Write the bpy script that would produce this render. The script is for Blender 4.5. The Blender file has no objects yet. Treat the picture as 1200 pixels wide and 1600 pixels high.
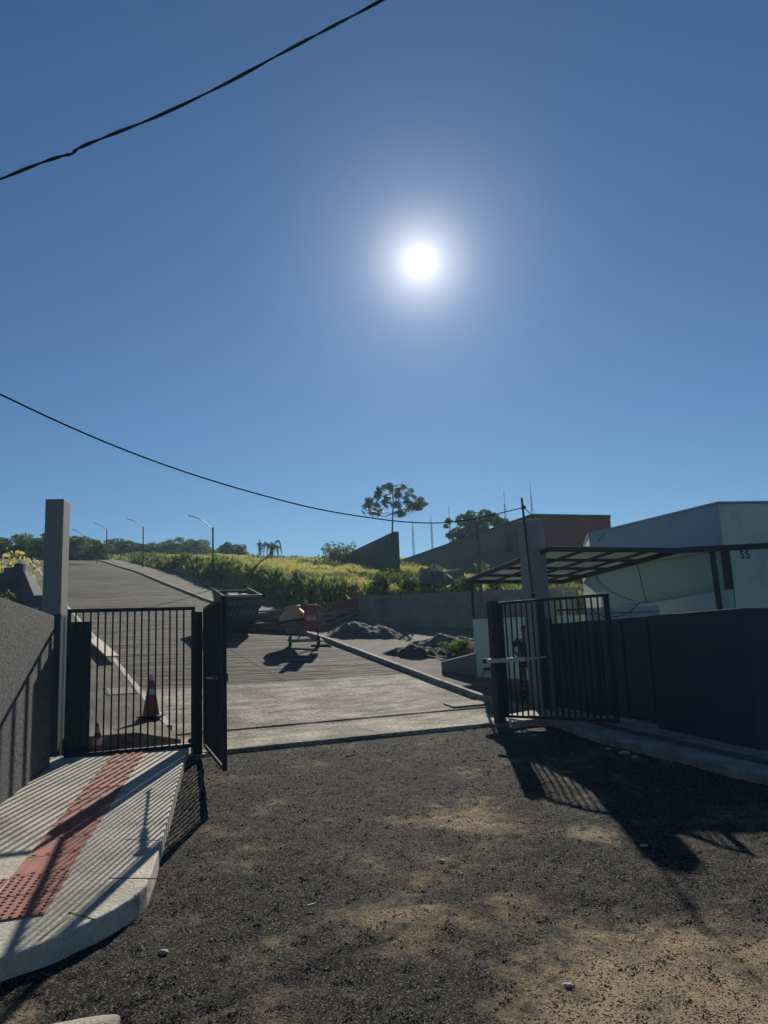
import bpy, bmesh, math, random
import numpy as np
from mathutils import Vector, Matrix, Euler
random.seed(7); np.random.seed(7)
S = bpy.context.scene
C = S.collection
PI = math.pi
R = math.radians

# ------------------------------------------------------------------ camera
TH, RO, FPX, EYE = R(9.7), -.042, 1200., 1.6
_f = Vector((0, math.cos(TH), math.sin(TH)))
_u0 = Vector((0, -math.sin(TH), math.cos(TH)))
_r0 = Vector((1, 0, 0))
_r = _r0*math.cos(RO) + _u0*math.sin(RO)
_u = _u0*math.cos(RO) - _r0*math.sin(RO)
cd = bpy.data.cameras.new('camera'); cam = bpy.data.objects.new('camera', cd); C.objects.link(cam)
m = Matrix((_r, _u, -_f)).transposed().to_4x4(); m.translation = (0, 0, EYE)
cam.matrix_world = m
cd.sensor_fit = 'VERTICAL'; cd.sensor_height = 32; cd.sensor_width = 24
cd.lens = 32*FPX/1600
cd.clip_start = .05; cd.clip_end = 3000
S.camera = cam

def ray(px, py):
    return _f + _r*((px-600)/FPX) + _u*((800-py)/FPX)
def P(px, py, Y):
    d = ray(px, py); return Vector((0, 0, EYE)) + d*(Y/d.y)
def G(px, py, z):
    d = ray(px, py); return Vector((0, 0, EYE)) + d*((z-EYE)/d.z)

ADDED_HAZE = .0003  # density of the volume added to lift dark tones
# ------------------------------------------------------------------ world and sun
sd = ray(657, 409).normalized()
az = math.atan2(sd.x, sd.y); el = math.asin(sd.z)
W = bpy.data.worlds.new('World'); S.world = W; W.use_nodes = True
nt = W.node_tree; nt.nodes.clear()
def wn(t): return nt.nodes.new(t)
out = wn('ShaderNodeOutputWorld'); bg = wn('ShaderNodeBackground')
sky = wn('ShaderNodeTexSky'); sky.sky_type = 'NISHITA'; sky.sun_disc = False
sky.sun_elevation = el; sky.sun_rotation = az
sky.altitude = 0; sky.air_density = 1.0; sky.dust_density = .05; sky.ozone_density = 3.0
bg.inputs['Strength'].default_value = .050
tint = wn('ShaderNodeMix'); tint.data_type = 'RGBA'; tint.blend_type = 'MULTIPLY'; tint.inputs[0].default_value = 1
tint.inputs[7].default_value = (.58, .80, 1.0, 1); nt.links.new(sky.outputs[0], tint.inputs[6]); nt.links.new(tint.outputs[2], bg.inputs[0])
# the sun's own bright disc and the aureole round it, by direction in the sky
tc = wn('ShaderNodeTexCoord'); nv = wn('ShaderNodeVectorMath'); nv.operation = 'NORMALIZE'
nt.links.new(tc.outputs['Generated'], nv.inputs[0])
dp = wn('ShaderNodeVectorMath'); dp.operation = 'DOT_PRODUCT'; dp.inputs[1].default_value = sd
nt.links.new(nv.outputs[0], dp.inputs[0])
def mth(op, a, b=None, clamp=False):
    n = wn('ShaderNodeMath'); n.operation = op; n.use_clamp = clamp
    for i, v in enumerate((a, b)):
        if v is None: continue
        if isinstance(v, (int, float)): n.inputs[i].default_value = v
        else: nt.links.new(v, n.inputs[i])
    return n.outputs[0]
dg = mth('MULTIPLY', mth('ARCCOSINE', mth('MINIMUM', dp.outputs['Value'], .9999999)), 57.29578)
def gauss(sig, amp):
    q = mth('DIVIDE', dg, sig); return mth('MULTIPLY', mth('EXPONENT', mth('MULTIPLY', mth('MULTIPLY', q, q), -1.0)), amp)
def expo(sig, amp):
    return mth('MULTIPLY', mth('EXPONENT', mth('MULTIPLY', mth('DIVIDE', dg, sig), -1.0)), amp)
e1 = wn('ShaderNodeEmission'); e1.inputs[0].default_value = (1, .97, .88, 1)
nt.links.new(mth('ADD', gauss(.42, 6.0), gauss(1.05, .5)), e1.inputs[1])
e2 = wn('ShaderNodeEmission'); e2.inputs[0].default_value = (1, .95, .90, 1)
nt.links.new(mth('ADD', gauss(2.7, .48), gauss(6.5, .14)), e2.inputs[1])
a1 = wn('ShaderNodeAddShader'); a2 = wn('ShaderNodeAddShader')
nt.links.new(bg.outputs[0], a1.inputs[0]); nt.links.new(e1.outputs[0], a1.inputs[1])
nt.links.new(a1.outputs[0], a2.inputs[0]); nt.links.new(e2.outputs[0], a2.inputs[1])
nt.links.new(a2.outputs[0], out.inputs[0])

ld = bpy.data.lights.new('sun', 'SUN'); ld.energy = 5.0; ld.angle = R(.55); ld.color = (1, .92, .78)
lo = bpy.data.objects.new('sun', ld); C.objects.link(lo)
lo.rotation_euler = (-sd).to_track_quat('-Z', 'Y').to_euler(); lo.location = (0, 0, 30)
S.view_settings.view_transform = 'Standard'; S.view_settings.look = 'None'
S.view_settings.exposure = 0.28; S.view_settings.gamma = 1

# ------------------------------------------------------------------ materials
def mat(name, c1, c2=None, scale=4, rough=.8, bump=0, bscale=60, metal=0, spec=.4, stretch=(1, 1, 1),
        c3=None, s3=.6, lo3=.5, hi3=.65, detail=6, trans=None, bdist=.02, lo=.35, hi=.65, bstretch=None, fine=None):
    m = bpy.data.materials.new(name); m.use_nodes = True
    n = m.node_tree.nodes; L = m.node_tree.links; n.clear()
    o = n.new('ShaderNodeOutputMaterial'); b = n.new('ShaderNodeBsdfPrincipled')
    L.new(b.outputs[0], o.inputs[0])
    b.inputs['Roughness'].default_value = rough; b.inputs['Metallic'].default_value = metal
    b.inputs['Specular IOR Level'].default_value = spec
    tc = n.new('ShaderNodeTexCoord')
    def noise(sc, det, st=None):
        mp = n.new('ShaderNodeMapping'); mp.inputs['Scale'].default_value = st or (1, 1, 1)
        L.new(tc.outputs['Object'], mp.inputs[0])
        t = n.new('ShaderNodeTexNoise'); t.inputs['Scale'].default_value = sc; t.inputs['Detail'].default_value = det
        t.inputs['Roughness'].default_value = .6
        L.new(mp.outputs[0], t.inputs['Vector']); return t.outputs['Fac']
    def rng(v, a, bb):
        r = n.new('ShaderNodeMapRange'); r.inputs['From Min'].default_value = a; r.inputs['From Max'].default_value = bb
        L.new(v, r.inputs['Value']); return r.outputs[0]
    def mix(fac, A, B, blend='MIX'):
        x = n.new('ShaderNodeMix'); x.data_type = 'RGBA'; x.blend_type = blend
        if isinstance(fac, float): x.inputs[0].default_value = fac
        else: L.new(fac, x.inputs[0])
        for i, v in ((6, A), (7, B)):
            if isinstance(v, tuple): x.inputs[i].default_value = (*v, 1)
            else: L.new(v, x.inputs[i])
        return x.outputs[2]
    col = c1
    if c2 is not None: col = mix(rng(noise(scale, detail, stretch), lo, hi), c1, c2)
    if c3 is not None: col = mix(rng(noise(s3, 5), lo3, hi3), col, c3)
    if fine is not None:
        fs, amt = fine
        g = n.new('ShaderNodeMapRange'); g.inputs['From Min'].default_value = .3; g.inputs['From Max'].default_value = .7
        g.inputs['To Min'].default_value = 1-amt; g.inputs['To Max'].default_value = 1+amt
        L.new(noise(fs, 3), g.inputs['Value'])
        vm = n.new('ShaderNodeVectorMath'); vm.operation = 'SCALE'
        if isinstance(col, tuple): vm.inputs[0].default_value = col
        else: L.new(col, vm.inputs[0])
        L.new(g.outputs[0], vm.inputs['Scale']); col = vm.outputs[0]
    if isinstance(col, tuple): b.inputs['Base Color'].default_value = (*col, 1)
    else: L.new(col, b.inputs['Base Color'])
    if bump:
        bp = n.new('ShaderNodeBump'); bp.inputs['Strength'].default_value = bump; bp.inputs['Distance'].default_value = bdist
        L.new(noise(bscale, 4, bstretch or (1, 1, 1)), bp.inputs['Height']); L.new(bp.outputs[0], b.inputs['Normal'])
    if trans is not None:
        t = n.new('ShaderNodeBsdfTranslucent'); t.inputs[0].default_value = (*trans[0], 1)
        if c2 is not None:
            cc = mix(1.0, col, trans[0], 'MULTIPLY'); L.new(cc, t.inputs[0])
        x = n.new('ShaderNodeMixShader'); x.inputs[0].default_value = trans[1]
        L.new(b.outputs[0], x.inputs[1]); L.new(t.outputs[0], x.inputs[2]); L.new(x.outputs[0], o.inputs[0])
    return m

M = {}
M['concrete'] = mat('concrete_pale', (.52, .49, .42), (.36, .34, .29), 2.2, .85, .6, 30, c3=(.22, .205, .175), s3=1.1, lo3=.54, hi3=.72, fine=(60, .25), detail=10)
M['kerb'] = mat('kerb_concrete', (.36, .335, .29), (.20, .185, .16), 3, .9, .6, 30, fine=(40, .35))
M['apron'] = mat('apron_concrete', (.50, .465, .385), (.15, .14, .12), 2.8, .9, 1.0, 14, spec=.12, c3=(.12, .112, .10), s3=.55, lo3=.46, hi3=.66, fine=(22, .5), bdist=.04, stretch=(.5, 1.4, 1), detail=10)
M['road'] = mat('ribbed_road_concrete', (.16, .15, .135), (.035, .034, .031), 2.0, .9, 1.0, 2.2, spec=.08, stretch=(.32, 1.6, 1), c3=(.07, .065, .058), s3=.22, lo3=.45, hi3=.7, bstretch=(.4, 2.4, 1), bdist=.12, fine=(14, .35), detail=6, lo=.38, hi=.62)
M['walk'] = mat('upper_walk_concrete', (.18, .168, .145), (.09, .085, .075), 1.6, .9, .8, 18, spec=.1, fine=(25, .4), c3=(.09, .085, .075), s3=.5, lo3=.5, hi3=.7, bdist=.03)
M['joint'] = mat('joint_filler', (.035, .034, .032), rough=.95)
M['pillar'] = mat('pillar_concrete', (.24, .25, .26), (.18, .187, .195), 1.8, .85, .35, 50, stretch=(1, 1, .5), fine=(60, .1))
M['blockwall'] = mat('block_wall', (.21, .21, .205), (.15, .15, .145), 1.3, .9, .5, 25, c3=(.10, .10, .10), s3=.7, lo3=.52, hi3=.7)
M['oldwall'] = mat('left_block_wall', (.14, .15, .16), (.09, .10, .11), 1.3, .9, .4, 25)
M['stucco'] = mat('grit_stucco', (.15, .155, .17), (.03, .032, .038), 30, .9, 1.0, 55, bdist=.02, fine=(120, .6), c3=(.10, .105, .115), s3=1.2, lo=.4, hi=.6)
M['navy'] = mat('navy_paint', (.032, .055, .08), (.025, .044, .066), 1.5, .62, .12, 80, spec=.25)
M['navywall'] = mat('navy_wall_paint', (.034, .058, .08), (.027, .047, .066), .9, .75, .35, 40, spec=.25, c3=(.045, .065, .082), s3=.7, lo3=.48, hi3=.8, fine=(50, .08))
M['steel'] = mat('painted_gate_steel', (.018, .026, .036), (.028, .034, .042), 6, .62, .1, 120, spec=.22)
M['greysteel'] = mat('grey_steel', (.12, .13, .14), (.08, .085, .09), 5, .5, metal=.3)
M['white'] = mat('opener_plastic', (.55, .53, .50), (.42, .40, .37), 7, .5)
M['mint'] = mat('mint_paint', (.50, .62, .55), (.44, .56, .50), .9, .8, .2, 60, c3=(.30, .37, .33), s3=.8, lo3=.5, hi3=.75, stretch=(1, 1, .25), fine=(30, .10))
M['mintblue'] = mat('parapet_paint', (.24, .36, .46), (.20, .31, .40), .6, .8, .15, 60)
M['olive'] = mat('olive_paint', (.32, .40, .34), (.27, .345, .30), .7, .8, .15, 60)
M['plinth'] = mat('plinth_paint', (.42, .50, .48), (.36, .43, .42), 1, .8, .15, 60)
M['brown'] = mat('brown_cladding', (.20, .055, .065), (.15, .045, .055), .5, .7, .1, 30)
M['slate'] = mat('slate_cladding', (.10, .12, .125), (.085, .10, .11), .3, .8, .2, 8)
M['slate2'] = mat('dark_wall_paint', (.05, .075, .085), (.042, .062, .072), .3, .8, .2, 8)
M['redtile'] = mat('red_tactile', (.40, .155, .12), (.27, .115, .09), 3, .85, .3, 60, c3=(.25, .13, .10), s3=2, lo3=.5, hi3=.75, fine=(80, .15))
M['shadetile'] = mat('shaded_tactile', (.16, .10, .095), (.11, .08, .08), 3, .9, .3, 60, fine=(60, .2))  # red tile again, dulled so its colour carries the shade
M['yellow'] = mat('mixer_paint', (.62, .37, .19), (.46, .30, .17), 6, .6, .2, 40, c3=(.40, .33, .26), s3=5, lo3=.5, hi3=.7)
M['mixgrey'] = mat('mortar_crusted_steel', (.22, .21, .20), (.13, .125, .12), 9, .9, .4, 60)
M['red'] = mat('red_housing', (.34, .05, .065), (.24, .04, .05), 6, .5)
M['rubber'] = mat('rubber', (.02, .02, .02), (.04, .038, .035), 10, .8)
M['label'] = mat('pale_plate', (.5, .35, .42), (.42, .28, .34), 20, .6)
M['skip'] = mat('skip_paint', (.022, .04, .05), (.04, .05, .052), 4, .6, .2, 30, c3=(.05, .045, .04), s3=3, lo3=.55, hi3=.7)
M['skiptext'] = mat('skip_lettering', (.20, .25, .28), (.05, .07, .08), 9, .8)
M['orange'] = mat('cone_orange', (.26, .06, .045), (.18, .045, .035), 8, .6)
M['conewhite'] = mat('cone_white', (.55, .53, .5), (.35, .33, .3), 9, .6)
M['wood'] = mat('pale_board', (.62, .55, .42), (.48, .42, .32), 5, .8, .3, 30, stretch=(8, 1, 1))  # pale timber, the board's own tone
M['oldwood'] = mat('old_timber', (.16, .14, .125), (.26, .22, .18), 5, .9, .4, 20, stretch=(1, 8, 1))
M['brick'] = mat('clay_brick', (.20, .085, .06), (.13, .06, .05), 5, .9, .4, 30)
M['sand'] = mat('mixed_sand', (.13, .125, .12), (.09, .088, .085), 2.2, .95, .8, 40, fine=(60, .25))
M['gravelpile'] = mat('crushed_gravel', (.035, .036, .038), (.07, .07, .07), 14, .9, 1, 60, fine=(80, .4))
M['soil'] = mat('soil', (.19, .165, .135), (.11, .095, .08), 1.2, .95, .7, 20, c3=(.10, .11, .05), s3=.4, lo3=.45, hi3=.6)
M['hillsoil'] = mat('hill_soil', (.11, .12, .045), (.17, .155, .07), .9, .95, .6, 6, c3=(.04, .05, .02), s3=.25, lo3=.45, hi3=.7)
M['chip'] = mat('asphalt_chips', (.012, .012, .0125), (.26, .25, .225), 22, .7, spec=.25, lo=.42, hi=.62)
M['dirtchip'] = mat('dirt_chips', (.24, .17, .10), (.10, .08, .06), 25, .8)
M['grass'] = mat('hill_grass', (.21, .22, .075), (.29, .26, .11), .35, .7, spec=.2, trans=((2.1, 2.0, 1.7), .5), lo=.4, hi=.6, c3=(.05, .085, .025), s3=.3, lo3=.5, hi3=.62)
M['weed'] = mat('weed_leaves', (.075, .10, .045), (.12, .14, .06), .6, .7, spec=.2, trans=((2.0, 2.1, 1.6), .35), c3=(.03, .055, .02), s3=.8, lo3=.5, hi3=.6)
M['drygrass'] = mat('dry_grass', (.22, .19, .10), (.13, .14, .05), 1.5, .8, spec=.2, trans=((2.2, 2.2, 2.0), .4))
M['leaf'] = mat('dark_leaves', (.05, .075, .04), (.075, .105, .05), .9, .7, spec=.25, trans=((2.0, 2.2, 1.4), .3))
M['cleaf'] = mat('umbrella_tree_leaves', (.018, .045, .03), (.03, .06, .035), 1.2, .6, spec=.2, trans=((1.5, 1.7, 1.2), .25), c3=(.12, .05, .03), s3=1.1, lo3=.58, hi3=.64)
M['palmleaf'] = mat('palm_leaves', (.04, .07, .045), (.07, .10, .06), 1.5, .6, trans=((2.2, 2.2, 1.6), .35))
M['bark'] = mat('bark', (.05, .042, .035), (.08, .07, .06), 6, .9, .5, 20)
M['mast'] = mat('mast_steel', (.16, .17, .20), rough=.6)
M['cable'] = mat('cable_sheath', (.012, .020, .020), (.02, .03, .028), 12, .9, spec=.08)
M['skin'] = mat('skin', (.28, .16, .11), (.24, .135, .09), 8, .6)
M['shirt'] = mat('dark_shirt', (.02, .022, .028), (.03, .03, .036), 9, .9)
M['camo'] = mat('speckled_trousers', (.03, .03, .032), (.20, .20, .19), 28, .9, lo=.52, hi=.58)
M['hair'] = mat('hair', (.012, .01, .009), rough=.7)
M['sheet'] = mat('polycarbonate', (.52, .55, .57), (.36, .39, .41), 1.2, .5, trans=((.95, .95, .92), .45))
M['galv'] = mat('galvanised_steel', (.40, .41, .42), (.30, .31, .32), 5, .45, metal=.5)
M['slab'] = mat('broken_slab', (.42, .38, .32), (.30, .27, .22), 3, .9, .6, 30, fine=(60, .2))
M['manhole'] = mat('cover_concrete', (.22, .215, .2), (.15, .148, .14), 4, .9, .5, 50)

# ------------------------------------------------------------------ mesh helpers
class MB:
    def __init__(s): s.v = []; s.f = []
    def add(s, vs, fs):
        k = len(s.v); s.v += [tuple(v) for v in vs]; s.f += [tuple(i+k for i in f) for f in fs]; return s
    def box(s, x0, x1, y0, y1, z0, z1, mx=None):
        vs = [Vector((x, y, z)) for z in (z0, z1) for x, y in ((x0, y0), (x1, y0), (x1, y1), (x0, y1))]
        if mx is not None: vs = [mx @ v for v in vs]
        return s.add(vs, [(3, 2, 1, 0), (4, 5, 6, 7), (0, 1, 5, 4), (1, 2, 6, 5), (2, 3, 7, 6), (3, 0, 4, 7)])
    def bar(s, a, b, w, d=None, up=(0, 0, 1)):
        """rectangular bar from a to b, w wide sideways, d deep along up"""
        a = Vector(a); b = Vector(b); d = d or w; t = (b-a).normalized()
        up = Vector(up)
        if abs(t.dot(up)) > .98: up = Vector((0, 1, 0))
        x = t.cross(up).normalized()*w/2; y = x.normalized().cross(t).normalized()*d/2
        vs = [a-x-y, a+x-y, a+x+y, a-x+y, b-x-y, b+x-y, b+x+y, b-x+y]
        return s.add(vs, [(0, 1, 2, 3), (7, 6, 5, 4), (1, 0, 4, 5), (2, 1, 5, 6), (3, 2, 6, 7), (0, 3, 7, 4)])
    def tube(s, pts, r, n=8, caps=True):
        pts = [Vector(p) for p in pts]
        rs = r if isinstance(r, (list, tuple)) else [r]*len(pts)
        k = len(s.v); up = Vector((0, 0, 1))
        for i, p in enumerate(pts):
            t = (pts[min(i+1, len(pts)-1)]-pts[max(i-1, 0)]).normalized()
            q = up if abs(t.dot(up)) < .95 else Vector((1, 0, 0))
            x = t.cross(q).normalized(); y = x.cross(t).normalized()
            for j in range(n):
                a = 2*PI*j/n; s.v.append(tuple(p+(x*math.cos(a)+y*math.sin(a))*rs[i]))
        for i in range(len(pts)-1):
            for j in range(n):
                s.f.append((k+i*n+j, k+i*n+(j+1) % n, k+(i+1)*n+(j+1) % n, k+(i+1)*n+j))
        if caps:
            s.f.append(tuple(k+j for j in range(n))[::-1]); s.f.append(tuple(k+(len(pts)-1)*n+j for j in range(n)))
        return s
    def lathe(s, prof, n=24, mx=None):
        k = len(s.v)
        for r_, z in prof:
            for j in range(n):
                v = Vector((r_*math.cos(2*PI*j/n), r_*math.sin(2*PI*j/n), z))
                s.v.append(tuple(mx @ v if mx is not None else v))
        for i in range(len(prof)-1):
            for j in range(n): s.f.append((k+i*n+j, k+i*n+(j+1) % n, k+(i+1)*n+(j+1) % n, k+(i+1)*n+j))
        s.f.append(tuple(k+j for j in range(n))[::-1]); s.f.append(tuple(k+(len(prof)-1)*n+j for j in range(n)))
        return s
    def prism(s, pts, z0, z1):
        """pts counter-clockwise XY; z0,z1 numbers or per-point lists"""
        n = len(pts); a = z0 if isinstance(z0, (list, tuple)) else [z0]*n; b = z1 if isinstance(z1, (list, tuple)) else [z1]*n
        vs = [(p[0], p[1], a[i]) for i, p in enumerate(pts)] + [(p[0], p[1], b[i]) for i, p in enumerate(pts)]
        return s.add(vs, [tuple(range(n))[::-1], tuple(range(n, 2*n))] + [(i, (i+1) % n, n+(i+1) % n, n+i) for i in range(n)])
    def build(s, name, material, parent=None, bevel=0, smooth=False, loc=None, rz=0, segs=2):
        me = bpy.data.meshes.new(name); me.from_pydata(s.v, [], s.f); me.update()
        me.materials.append(material)
        if smooth: me.polygons.foreach_set('use_smooth', [True]*len(me.polygons))
        o = bpy.data.objects.new(name, me); C.objects.link(o)
        if parent is not None: o.parent = parent
        if loc is not None: o.location = loc
        o.rotation_euler.z = rz
        if bevel:
            b = o.modifiers.new('edge', 'BEVEL'); b.width = bevel; b.segments = segs; b.limit_method = 'ANGLE'; b.angle_limit = R(35)
        return o
def tag(o, label, cat, group=None, kind=None):
    o['label'] = label
    if cat: o['category'] = cat
    if group: o['group'] = group
    if kind: o['kind'] = kind
    return o
def empty(name, loc=(0, 0, 0), rz=0):
    o = bpy.data.objects.new(name, None); C.objects.link(o); o.location = loc; o.rotation_euler.z = rz; o.empty_display_size = .3
    return o
def struct(o, label=None):
    o['kind'] = 'structure'
    if label: o['label'] = label
    return o
def npmesh(name, verts, nper, material, parent=None):
    """verts (k*nper,3): k separate polygons of nper corners"""
    k = len(verts)//nper
    me = bpy.data.meshes.new(name); me.vertices.add(len(verts)); me.vertices.foreach_set('co', verts.astype(np.float32).ravel())
    me.loops.add(len(verts)); me.loops.foreach_set('vertex_index', np.arange(len(verts), dtype=np.int32))
    me.polygons.add(k); me.polygons.foreach_set('loop_start', np.arange(0, len(verts), nper, dtype=np.int32))
    me.update(calc_edges=True); me.validate(); me.materials.append(material)
    o = bpy.data.objects.new(name, me); C.objects.link(o)
    if parent is not None: o.parent = parent
    return o

# ------------------------------------------------------------------ road frame (local x = across, local y = uphill)
O2 = Vector((-2.95, 11.7)); UX = -.51
LL = math.hypot(UX, 1); U = Vector((UX/LL, 1/LL)); V = Vector((1/LL, -UX/LL)); RZ = math.atan2(V.y, V.x)
OL = (O2.x, O2.y, 0)
SL = .08   # fall of the street away from the gate line
def st(x, y): d = (x-O2.x, y-O2.y); return d[0]*U.x+d[1]*U.y, d[0]*V.x+d[1]*V.y
def W2(s, t): return O2 + U*s + V*t
_hs = np.array([-60, -8, -1, 0, 1, 2, 3.5, 6.5, 10.3, 14.3, 17.3, 25.6, 36, 45.6, 54.4, 65.5, 71, 76, 82, 100, 400, 2000.])
_hz = np.array([.12-60*SL, .12-8*SL, .12-SL, .12, .2, .34, .58, 1.08, 1.72, 2.28, 2.75, 4.0, 5.72, 7.35, 8.65, 10.35, 11.1, 11.6, 11.8, 11.6, 11, 11.])
def h(s): return np.interp(s, _hs, _hz)
def gz_at(x, y): return .12+SL*st(x, y)[0]
def GP(px, py, dz=0.):
    """point on the sloping street plane raised by dz"""
    d = ray(px, py); o = Vector((0, 0, EYE)); f0 = o.z-dz-gz_at(0, 0); f1 = (o+d).z-dz-gz_at(d.x, d.y)
    return o+d*(f0/(f0-f1))
def sm(x, a, b):
    q = np.clip((x-a)/(b-a), 0, 1); return q*q*(3-2*q)
def wob(x, y):
    return .5*np.sin(x*.31+1.3*np.sin(y*.17))*np.sin(y*.23+.7)+.3*np.sin(x*.9+y*.7)*np.sin(y*.8-.4*x)
def T(x, y):
    x = np.asarray(x, float); y = np.asarray(y, float)
    s = (x-O2.x)*U.x+(y-O2.y)*U.y; t = (x-O2.x)*V.x+(y-O2.y)*V.y
    z = h(s)
    bank = sm(t, 8.35, 10)*sm(y, 28.0, 28.5)
    z = z + bank*(1.25-.75*sm(y, 40, 80)+.22*wob(x, y)*sm(y, 29, 40)+.12*np.sin(x*2.1)*np.sin(y*1.7)*sm(y, 29, 33))
    z = z + sm(t, 8.35, 9.2)*(1-sm(y, 28.0, 28.5))*.08
    inside = sm(t, -2.5, -2.2)*(1-sm(t, 8.2, 8.4))*sm(s, .0, .2)
    z = z - .16*inside
    left = (1-sm(t, -3.2, -2.5))
    z = z + left*sm(s, 16, 24)*.9
    z = z + 5*np.exp(-(((x+46)/30)**2+((y-126)/28)**2))*sm(s, 80, 96)
    return z
def hit(px, py, y0=3., y1=200.):
    d = ray(px, py); Y = y0
    while Y < y1:
        p = Vector((0, 0, EYE))+d*(Y/d.y)
        if p.z <= float(T(p.x, p.y)): return p
        Y += .04 if Y < 40 else .2
    return p
def roadhit(px, py, off=0., y0=8.):
    d = ray(px, py); Y = y0
    while Y < 120:
        p = Vector((0, 0, EYE))+d*(Y/d.y); s, t = st(p.x, p.y)
        if p.z <= float(h(s))+off: return p
        Y += .03
    return p

# ------------------------------------------------------------------ ground sheet
def spread(a, fine0, fine1, b, f, n):
    mid = np.arange(fine0, fine1, f); q = np.geomspace(1, abs(b-fine1)+1, n)-1; p = np.geomspace(1, abs(fine0-a)+1, n)-1
    return np.concatenate([fine0-p[::-1][:-1], mid, fine1+q])
gx = spread(-300, -60, 35, 300, .6, 18); gy = spread(-40, 0, 110, 420, .5, 18)
X, Yg = np.meshgrid(gx, gy); Z = T(X, Yg)
Z = Z-.22*(1-sm((X-O2.x)*U.x+(Yg-O2.y)*U.y, .2, .9))
nx, ny = len(gx), len(gy)
me = bpy.data.meshes.new('ground'); vv = np.stack([X, Yg, Z], -1).reshape(-1, 3)
idx = np.arange(nx*ny).reshape(ny, nx)
ff = np.stack([idx[:-1, :-1], idx[:-1, 1:], idx[1:, 1:], idx[1:, :-1]], -1).reshape(-1, 4)
me.from_pydata(vv.tolist(), [], ff.tolist()); me.materials.append(M['hillsoil'])
me.polygons.foreach_set('use_smooth', [True]*len(me.polygons))
struct_g = bpy.data.objects.new('ground', me); C.objects.link(struct_g); struct(struct_g, 'grassy hillside and ground rising behind the gate')

# yard of asphalt millings and dirt in front of the gate
def yard_material():
    m = bpy.data.materials.new('asphalt_millings'); m.use_nodes = True
    n = m.node_tree.nodes; L = m.node_tree.links; b = n['Principled BSDF']
    b.inputs['Roughness'].default_value = .95; b.inputs['Specular IOR Level'].default_value = .06
    g = n.new('ShaderNodeTexCoord')
    def noise(sc, det=5, rough=.6):
        t = n.new('ShaderNodeTexNoise'); t.inputs['Scale'].default_value = sc; t.inputs['Detail'].default_value = det; t.inputs['Roughness'].default_value = rough
        L.new(g.outputs['Object'], t.inputs['Vector']); return t.outputs['Fac']
    def mm(op, a, b_):
        x = n.new('ShaderNodeMath'); x.operation = op
        for i, v in enumerate((a, b_)):
            if isinstance(v, (int, float)): x.inputs[i].default_value = v
            else: L.new(v, x.inputs[i])
        return x.outputs[0]
    def rng(v, a, c, d=0., e=1.):
        r = n.new('ShaderNodeMapRange'); r.interpolation_type = 'SMOOTHSTEP'
        for k_, q in zip(('From Min', 'From Max', 'To Min', 'To Max'), (a, c, d, e)): r.inputs[k_].default_value = q
        L.new(v, r.inputs['Value']); return r.outputs[0]
    tot = None
    spots = [(1120, 1580, 2.1, .68), (1190, 1470, 1.2, .4), (790, 1410, .45, .5), (740, 1275, 1.0, .42), (925, 1300, .5, .62), (640, 1460, 1.1, .33), (560, 1560, .8, .3), (880, 1470, .9, .3),
             (600, 1330, 1.2, .20), (20, 1590, .35, .5), (430, 1480, .6, .2), (1100, 1255, 1.3, .25), (860, 1190, 1.1, .2), (700, 1560, .4, .3)]
    for px, py, r_, a in spots:
        p = GP(px, py)
        vd = n.new('ShaderNodeVectorMath'); vd.operation = 'DISTANCE'; vd.inputs[1].default_value = p
        L.new(g.outputs['Object'], vd.inputs[0])
        q = rng(vd.outputs['Value'], 0., r_, a, 0.)
        tot = q if tot is None else mm('MAXIMUM', tot, q)
    def vor(sc):
        t = n.new('ShaderNodeTexVoronoi'); t.inputs['Scale'].default_value = sc; L.new(g.outputs['Object'], t.inputs['Vector']); return t
    w1 = noise(1.1, 10, .72); w2 = noise(7, 8, .75); w3 = noise(42, 8, .85)
    v1 = vor(105); v2 = vor(40)
    sp = n.new('ShaderNodeSeparateColor'); L.new(v1.outputs['Color'], sp.inputs[0]); c1 = sp.outputs[0]; c1b = sp.outputs[1]
    sp = n.new('ShaderNodeSeparateColor'); L.new(v2.outputs['Color'], sp.inputs[0]); c2 = sp.outputs[0]
    msk = mm('ADD', mm('ADD', mm('MULTIPLY', tot, .85), mm('MULTIPLY', mm('SUBTRACT', w1, .5), 2.0)), mm('ADD', mm('MULTIPLY', mm('SUBTRACT', w2, .5), .9), mm('MULTIPLY', mm('SUBTRACT', w3, .5), .55)))
    dirt = rng(msk, .17, .50); dusty = rng(msk, -.02, .34)
    def mix(f, A, B):
        x = n.new('ShaderNodeMix'); x.data_type = 'RGBA'; L.new(f, x.inputs[0])
        for i, v in ((6, A), (7, B)):
            if isinstance(v, tuple): x.inputs[i].default_value = (*v, 1)
            else: L.new(v, x.inputs[i])
        return x.outputs[2]
    asp = mix(rng(c1, .15, .85), (.007, .007, .008), (.085, .083, .08))
    asp = mix(rng(c1b, .86, .92), asp, (.30, .285, .26))
    asp = mix(dusty, asp, mix(rng(c1, .25, .85), (.035, .033, .028), (.29, .26, .205)))
    drt = mix(rng(w2, .35, .65), (.66, .51, .33), (.46, .355, .23))
    drt = mix(rng(c1, .68, .76), drt, (.045, .04, .036))
    L.new(mix(dirt, asp, drt), b.inputs['Base Color'])
    bp = n.new('ShaderNodeBump'); bp.inputs['Strength'].default_value = 1; bp.inputs['Distance'].default_value = .032
    hh = mm('ADD', mm('ADD', mm('MULTIPLY', w3, 1.1), mm('MULTIPLY', c1, .18)), mm('ADD', mm('MULTIPLY', w2, .9), mm('MULTIPLY', c2, .12)))
    L.new(hh, bp.inputs['Height']); L.new(bp.outputs[0], b.inputs['Normal'])
    return m
M['yard'] = yard_material()
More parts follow.
